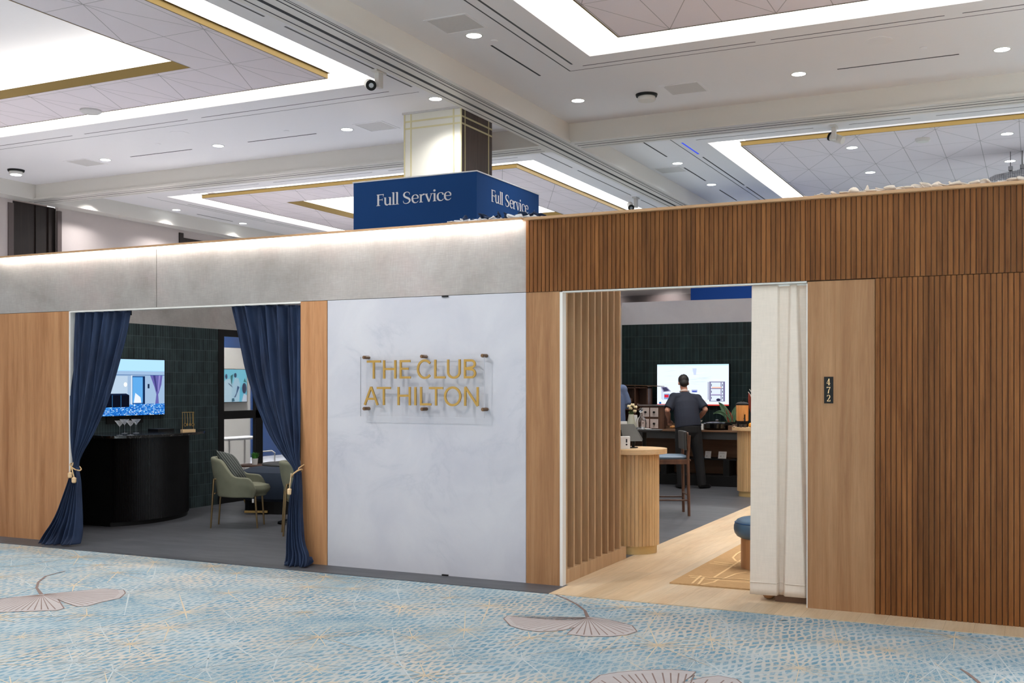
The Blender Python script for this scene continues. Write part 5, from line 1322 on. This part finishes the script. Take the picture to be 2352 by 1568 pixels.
it+=[([(.5,.90),(.56,.9),(.55,.74),(.52,.74)],(196,208,234)),([(.05,.45),(.14,.45),(.2,.34),(.09,.32)],(150,146,176)),([(.07,.44),(.13,.44),(.175,.36),(.1,.34)],(60,60,90)),([(.06,.42),(.09,.32),(.085,.12),(.06,.16)],(196,204,226)),(rect(.085,.12,.19,.30),(210,220,240)),(rect(.10,.15,.18,.28),(120,150,200)),(rect(.105,.19,.165,.26),(206,40,60))]
it+=[(rect(.49,.32,.57,.38),(150,160,210)),(rect(.50,.32,.56,.35),(60,80,170)),(rect(.03,.03,.06,.08),(40,100,170)),(rect(.64,.105,.70,.115),(230,170,150))]
it+=[(rect(.735,.10,.95,.58),(120,116,150)),(rect(.757,.42,.925,.56),(214,226,246)),(rect(.757,.265,.925,.40),(214,226,246)),(rect(.757,.115,.925,.245),(214,226,246)),(rect(.715,.14,.725,.57),(120,116,150)),(rect(.89,.12,.905,.56),(140,136,166)),(rect(.77,.42,.9,.45),(240,190,170)),(rect(.77,.265,.9,.28),(200,190,220)),(ell(.86,.14,.03,.035),(40,40,70))]
for y in (.47,.31,.16): it+=[(rect(.762,y,.77,y+.05),(30,34,60)),(rect(.912,y,.92,y+.05),(30,34,60))]
b=MB();screen_rects(b,it,lambda u,v,k:(-w/2+u*w,-.0605-k,v*h));b.flat=True;b.build('screen',M['screen'],t)
# pouf and rug
rx0,rx1,ry0,ry1=-2.75,-.55,8.675,11.3
b=MB();b.mi=0;b.box(rx0,rx1,ry0,ry1,.0005,.012);b.mi=1
for pts in ([(1590,1340),(1610,1322)],[(1604,1342),(1617,1326)],[(1582,1322),(1640,1328),(1700,1330),(1760,1336)],[(1585,1325),(1640,1331),(1760,1341)],[(1640,1326),(1672,1306),(1702,1286),(1720,1277)],[(1660,1330),(1690,1318),(1715,1314)],[(1610,1342),(1640,1336),(1650,1330)],[(1630,1293),(1690,1300)],[(1640,1290),(1690,1296)],[(1683,1280),(1690,1288),(1705,1292)],[(1683,1281),(1692,1272),(1703,1266)]):
    q=[onZ(x,y,.012) for x,y in pts];rz_=.0126+.0004*(len(b.f)%9);b.stroke([(v.x,v.y) for v in q],.02,lambda x,y:(x,y,rz_))
b.mi=1
o=b.build('jute_rug',[M['rug'],M['rugline']]);tag(o,'tan woven rug with pale line pattern on the maple floor','rug')
q=atD(1755,9.72)
t=thing('pouf_stool','round stool with blue leather cushion and wooden drum base on the tan rug','stool',(q.x,q.y,.0125),TH)
b=MB();b.lathe([(0,0),(.205,0),(.205,.27),(0,.27)],n=44,closed=False);b.build('drum_base',M['pouf_wood'],t,smooth=True)
b=MB();b.lathe([(0,.258),(.15,.259),(.205,.267),(.240,.285),(.260,.313),(.268,.345),(.267,.378),(.257,.408),(.237,.432),(.205,.446),(.15,.453),(.08,.456),(0,.457)],n=64,closed=False);b.build('cushion',M['pouf_blue'],t,smooth=True)
b=MB();b.tube([(0.258*math.cos(2*PI*i/48),0.258*math.sin(2*PI*i/48),.408) for i in range(49)],.003,6);b.build('seam',M['signblue'],t)
t=thing('low_bench','low wooden bench base showing below the cream curtain','bench',(-1.5,8.6,0))
f=onZ(1765,1376,0);g=onZ(1779,1381,0)
b=MB();b.box(g.x+1.5,.65,8.33-8.6,8.37-8.6,0,.075);b.box(g.x+1.5,.65,.0,.03,0,.075);b.build('plinth',M['brown_wood'],t)
b=MB();b.box(-.40,.7,-.24,.05,.075,.42);b.build('body',M['brown_wood'],t,bevel=.01)
b=MB();b.ball((f.x+1.5,8.40-8.6,.055),(.055,.055,.055),18,10);b.build('round_foot',M['pouf_wood'],t,smooth=True)
# ================================================================== PEOPLE
def limb(b,pts,rs,n=14): b.tube(pts,rs,n);[b.ball(p,(r if not isinstance(r,tuple) else max(r)) *.98,12,8) for p,r in zip(pts,rs)]
def hand(b,w,dirv,up,side):
    w=Vector(w);d=Vector(dirv).normalized();up=Vector(up);s=d.cross(up).normalized()*side;up=s.cross(d).normalized()*side
    pal=w+d*.085
    b.tube([w-d*.01,w+d*.03,pal],[(.02,.026),(.016,.036),(.014,.041)],12)
    b.ball(w+d*.045,(.034,.034,.022),10,7)
    for k,(o_,l) in enumerate(((-.03,.066),(-.01,.076),(.011,.071),(.031,.056))):
        q0=pal+s*o_*1.0-d*.012;q1=q0+d*l*.5;q2=q1+d*l*.32-up*l*.25;q3=q2+d*l*.12-up*l*.28
        b.tube([q0,q1,q2,q3],[.0095,.009,.0082,.0065],8);b.ball(q3,.0066,8,5)
    t0=w+d*.025-s*.028;b.tube([t0,t0+d*.03-s*.025-up*.012,t0+d*.058-s*.026-up*.025],[.0125,.0105,.008],8)
def person(name,label,loc_,rz,J,skin,shirt,trous,group=None,lanyard=True,sc_=1.):
    t=thing(name,label,'person',(loc_[0],loc_[1],0),rz);t.scale=(sc_,)*3
    pel,wai,che,nck,hd=[Vector(J[k]) for k in ('pelvis','waist','chest','neck','head')]
    # body: one continuous skin surface
    b=MB()
    b.tube([pel-Vector((0,0,.06)),pel+Vector((0,0,.05)),wai,che,che.lerp(nck,.75)],[(.155,.10),(.165,.115),(.15,.11),(.17,.115),(.10,.07)],18)
    b.tube([che.lerp(nck,.6),nck,hd-Vector((0,.0,.05))],[.075,.058,.056],14)
    fwd=Vector(J['gaze']).normalized();rgt=fwd.cross(Vector((0,0,1))).normalized();up=rgt.cross(fwd)
    b.T=Matrix((( rgt.x,fwd.x,up.x,hd.x),(rgt.y,fwd.y,up.y,hd.y),(rgt.z,fwd.z,up.z,hd.z),(0,0,0,1)))
    b.ball((0,-.01,.025),(.077,.095,.098),20,14);b.ball((0,.03,-.05),(.056,.066,.07),16,10)
    b.ball((0,.045,-.098),(.026,.02,.022),10,7)
    b.tube([(0,.082,.022),(0,.104,-.014),(0,.112,-.026)],[.009,.013,.012],8);b.ball((-.012,.1,-.028),.008,8,5);b.ball((.012,.1,-.028),.008,8,5)
    b.ball((0,.088,-.056),(.024,.012,.007),10,6);b.ball((0,.086,-.068),(.02,.012,.007),10,6)
    for s in (-1,1):
        b.ball((s*.078,-.008,-.008),(.011,.022,.034),10,8);b.ball((s*.032,.072,.028),(.022,.015,.008),8,6)
    b.T=None
    for s in ('L','R'):
        sh,el,wr=[Vector(J[k+s]) for k in ('sh','el','wr')]
        limb(b,[sh,sh.lerp(el,.5),el,el.lerp(wr,.35),wr],[.056,.05,.042,.044,.028])
        hand(b,wr,J['hd'+s],J['hu'+s],-1 if s=='L' else 1)
        hp,kn,an=[Vector(J[k+s]) for k in ('hip','kn','an')]
        limb(b,[hp,hp.lerp(kn,.5),kn,kn.lerp(an,.35),an],[.088,.078,.056,.056,.036])
        tdir=Vector(J['toe'+s]).normalized();b.tube([an-Vector((0,0,.04))-tdir*.05,an-Vector((0,0,.05))+tdir*.08,an-Vector((0,0,.06))+tdir*.16],[.034,.036,.026],10)
    b.build('body',skin,t,smooth=True,remesh=.006)
    # eyes
    for s in (-1,1):
        b=MB();b.T=Matrix((( rgt.x,fwd.x,up.x,hd.x),(rgt.y,fwd.y,up.y,hd.y),(rgt.z,fwd.z,up.z,hd.z),(0,0,0,1)));b.ball((s*.031,.079,.012),(.0125,.009,.007),10,7);b.build('eye',M['ink'],t,smooth=True)
    # hair
    b=MB();b.T=Matrix((( rgt.x,fwd.x,up.x,hd.x),(rgt.y,fwd.y,up.y,hd.y),(rgt.z,fwd.z,up.z,hd.z),(0,0,0,1)))
    b.ball((0,-.022,.042),(.087,.098,.092),20,14);b.ball((0,-.055,-.02),(.074,.062,.068),16,10)
    rr=R(4)
    for i in range(26):
        a=rr.uniform(0,6.28);e=rr.uniform(.2,1.4);b.ball((.078*math.cos(a)*math.cos(e),-.02+.09*math.sin(a)*math.cos(e),.045+.086*math.sin(e)),.014,6,4)
    b.build('hair',M['hair'],t,smooth=True,remesh=.008)
    # shirt
    b=MB()
    b.tube([pel+Vector((0,0,.045)),pel.lerp(wai,.5)+Vector((0,0,.02)),wai,wai.lerp(che,.5),che,che.lerp(nck,.55),che.lerp(nck,.9)],[(.215,.145),(.213,.15),(.205,.15),(.21,.15),(.205,.135),(.15,.10),(.072,.062)],24)
    for s in ('L','R'):
        sh,el,wr=[Vector(J[k+s]) for k in ('sh','el','wr')]
        e2=sh.lerp(el,J.get('sleeve',.82))
        b.tube([che.lerp(nck,.45).lerp(sh,.35),sh,sh.lerp(el,.4),e2],[.082,.078,.074,.076],14);b.ball(sh,.079,14,9);b.ball(sh.lerp(che,.35)-Vector((0,0,.03)),(.09,.09,.09),12,8)
        if J.get('long'): b.tube([e2,el,wr.lerp(el,.1)],[.074,.058,.042],12);b.ball(el,.058,10,7)
    b.build('shirt',shirt,t,smooth=True,remesh=.009)
    b=MB()
    b.tube([pel+Vector((0,0,.075)),pel-Vector((0,0,.03)),pel-Vector((0,0,.11))],[(.205,.14),(.21,.145),(.18,.115)],22)
    for s in ('L','R'):
        hp,kn,an=[Vector(J[k+s]) for k in ('hip','kn','an')]
        b.tube([hp+Vector((0,0,.02)),hp.lerp(kn,.3),hp.lerp(kn,.65),kn,kn.lerp(an,.5),an-Vector((0,0,.045))],[.112,.108,.092,.082,.076,.07],16);b.ball(hp-Vector((0,0,.02)),.112,14,9)
    b.build('trousers',trous,t,smooth=True,remesh=.009)
    for s in ('L','R'):
        an=Vector(J['an'+s]);td=Vector(J['toe'+s]).normalized();sd=td.cross(Vector((0,0,1)))
        b=MB();h=an.copy();h.z=0
        b.tube([h-td*.075+Vector((0,0,.045)),h-td*.03+Vector((0,0,.05)),h+td*.06+Vector((0,0,.042)),h+td*.15+Vector((0,0,.034)),h+td*.195+Vector((0,0,.028))],[(.04,.036),(.048,.042),(.04,.046),(.032,.048),(.022,.03)],14)
        b.build('shoe',M['shoe'],t,smooth=True,sub=1)
    if lanyard:
        b=MB();c0=che.lerp(nck,.86);b.tube([c0+Vector((.074*math.cos(a),.07*math.sin(a)*1.0,.025+.02*math.sin(a)*-1)) for a in [2*PI*i/24 for i in range(25)]],(.007),8);b.build('lanyard',M['paper'],t,smooth=True)
    return t
q=atD(1581,17.30)
J=dict(pelvis=(.0,0,.93),waist=(-.015,.03,1.12),chest=(-.03,.11,1.36),neck=(-.035,.185,1.555),head=(-.04,.235,1.685),gaze=(0,1,-.42),
shL=(-.215,.12,1.455),elL=(-.335,.02,1.245),wrL=(-.275,.235,1.085),hdL=(.2,.7,-.4),huL=(0,0,1),
shR=(.165,.12,1.43),elR=(.275,.005,1.26),wrR=(.205,.255,1.10),hdR=(-.4,.75,-.2),huR=(0,0,1),
hipL=(-.10,0,.88),knL=(-.125,-.0,.50),anL=(-.11,-.04,.09),toeL=(-.25,.8,0),hipR=(.10,0,.88),knR=(.165,.0,.50),anR=(.215,-.04,.09),toeR=(.75,.6,0),sleeve=.86)
person('person','man in navy short-sleeved shirt and black trousers leaning over the buffet counter, seen from behind',(q.x,q.y),TH,J,M['skin'],M['shirt'],M['trousers'])
p=Vector((q.x+.205*RT[0]+.36*FW[0]+.03,q.y+.205*RT[1]+.36*FW[1]+.02,1.05))
t=thing('white_bowl','white bowl held by the man at the counter','bowl',(p.x,p.y,1.045))
b=MB();b.lathe([(0,0),(.03,0),(.055,.03),(.052,.03),(.028,.005),(0,.005)],n=24,closed=False);b.build('bowl_body',M['white_gloss'],t,smooth=True)
p=at_counter(1611,17.42);b=MB();b.T=Matrix.Translation((p.x,17.42,CT+.0005));b.box(-.02,.04,-.02,.02,.0,.10);o=b.build('napkin_box',M['paper'],bevel=.003);tag(o,'white napkin box on the counter just right of the man','box')
q=atD(1404,16.9)
J2=dict(pelvis=(.0,0,.95),waist=(0,.0,1.14),chest=(.0,.02,1.40),neck=(.0,.035,1.56),head=(.0,.06,1.70),gaze=(-.3,1,-.15),
shL=(-.19,.02,1.47),elL=(-.28,.0,1.20),wrL=(-.15,.2,1.10),hdL=(.5,.7,0),huL=(0,0,1),
shR=(.165,.02,1.49),elR=(.235,.03,1.26),wrR=(.06,.24,1.30),hdR=(-.6,.6,.2),huR=(0,0,1),
hipL=(-.095,0,.89),knL=(-.10,0.02,.50),anL=(-.11,-.02,.09),toeL=(-.2,1,0),hipR=(.095,0,.89),knR=(.10,0.02,.50),anR=(.11,-.02,.09),toeR=(.2,1,0),sleeve=.9,long=True)
person('person','person in a blue-grey long-sleeved shirt, mostly hidden behind the slatted screen',(q.x,q.y),TH,J2,M['skin2'],M['shirt2'],M['trousers'],lanyard=False,sc_=1.06)
# ================================================================== LIGHTS
DL_E=165.;SIGN_E=480.;EXPO=0.50;WORLD_E=.6;BIG_E=1500.
def spotl(x,y,z,e,ang=125,blend=.9,aim=(0,0,-1),c=(1,.985,.975),r=.09):
    l=bpy.data.lights.new('hall_and_fill_spot','SPOT');l.energy=e;l.spot_size=math.radians(ang);l.spot_blend=blend;l.color=c;l.shadow_soft_size=r  # serves the hall downlights and the added fill spots alike
    o=bpy.data.objects.new('hall_and_fill_spot',l);COL.objects.link(o);o.location=(x,y,z);o.rotation_euler=Vector(aim).to_track_quat('-Z','Y').to_euler();return o
for x,y,_ in DLS: spotl(x,y,H2-.02,DL_E)
for x,y in ((-6.49,8.7),(-6.49,5.2),(-6.49,1.7),(-6.49,-2),(-3.08,-2),(0,-2),(2.3,15.8),(3.9,12.2),(3.9,8.7),(3.9,5.2),(3.9,1.7),(-8.45,8.7),(-8.45,5.2),(-8.45,1.7),(-10.9,-2),(-13.8,-2),(-16.7,-2),(-19.5,12.2),(-19.5,8.7),(-19.5,5.2),(-19.83,18.6),(-19.83,26.3),(-6.54,26.3)): spotl(x,y,H2-.02,DL_E)
def areal(x,y,z,sx,sy,e,aim=(0,0,-1),c=(1,.985,.96)):
    l=bpy.data.lights.new('tray_light','AREA');l.shape='RECTANGLE';l.size=sx;l.size_y=sy;l.energy=e;l.color=c
    o=bpy.data.objects.new('tray_light',l);COL.objects.link(o);o.location=(x,y,z);o.rotation_euler=Vector(aim).to_track_quat('-Z','Y').to_euler();return o
# track head aimed at the sign wall
spotl(-7.4,3.6,5.7,SIGN_E,34,.9,(2.5,4.55,-4.0),(1,.97,.93),.03)
for x,y,e in ((-2.6,12.0,520),(-1.6,9.2,300),(-4.6,15.0,260)): spotl(x,y,5.9,e,80,.9,(0,.1,-1),(1,.95,.88),.12)  # spots added to brighten the booth interior
for x,y,e in ((.2,11,500),(.2,15,500),(-.9,13,400),(3.2,5.5,2600),(4.,2.,2600),(4.1,10,2600),(4.1,15,2200),(7.5,7,2600),(6.8,12,2400)): spotl(x,y,5.95,e,66,.8,(0,0,-1),(.93,.98,1.) if x>2 else (1,.97,.94))  # added unseen spots; their floor bounce brightens the ceiling
# added strong spots out of view; floor bounce lifts the ceiling brightness
for x,y,e in ((-17,-5,.7),(-12,-5,1.2),(-7,-5,3.),(-2,-5,4.4),(3.5,-5,5.),(-15,-1,.4),(-10.5,-1.5,.9),(-5,-1.0,2.8),(-.5,-1.0,4.4),(4,-1,5.)):
    spotl(x,y,H2-.05,BIG_E*e,84,.8,(0,0,-1),(.94,.98,1.))
for x,y,e in ((-9,-2,.35),(-5,-4,.45),(-1,-4,.4),
 (-18,8,.18),(-14.5,11,.2),(-14.5,5,.2),(-18,14,.18),(-17,21,.38),(-17,27,.38),(-12.5,21.5,.38),(-12.5,27,.38),(-5.5,21.5,.4),(-5.5,27,.4),(-1,21.5,.4),(-1,27,.4),(3.5,21,.4),(3.5,27,.4),(6.5,12,2.),(9,6,2.)):
    spotl(x,y,H2-.05,BIG_E*e,130,.8)
for x in (-16.,-13.2,-10.5): spotl(x,40.6,5.9,260,110,.9,(0,.35,-1))  # spots added to wash the dark far wall
# spots added to brighten the neighbouring white booth and make the bar glasses sparkle
spotl(-10.9,12.9,5.9,3000,60,.9,(-.85,.0,-4.6));spotl(-13.6,18,5.9,1400,90,.9);spotl(-8.7,9.7,5.9,160,50,.9,(-.35,.1,-4.8))
# ================================================================== CAMERA / RENDER SETTINGS
cam=bpy.data.cameras.new('camera');co=bpy.data.objects.new('camera',cam);COL.objects.link(co)
co.location=(0,0,EYE);co.rotation_euler=(PI/2,0,TH)
cam.sensor_width=36;cam.lens=F_PX/2352*36;cam.shift_y=(HY-784)/2352;cam.clip_end=200
sc.camera=co
w=bpy.data.worlds.new('world');sc.world=w;w.use_nodes=True
w.node_tree.nodes['Background'].inputs[0].default_value=(1,.98,.985,1);w.node_tree.nodes['Background'].inputs[1].default_value=WORLD_E
vs=sc.view_settings;vs.view_transform='Standard';vs.look='None';vs.exposure=EXPO;vs.gamma=1
sc.cycles.max_bounces=8;sc.cycles.diffuse_bounces=5;sc.cycles.transparent_max_bounces=12
sc.cycles.sample_clamp_indirect=6.
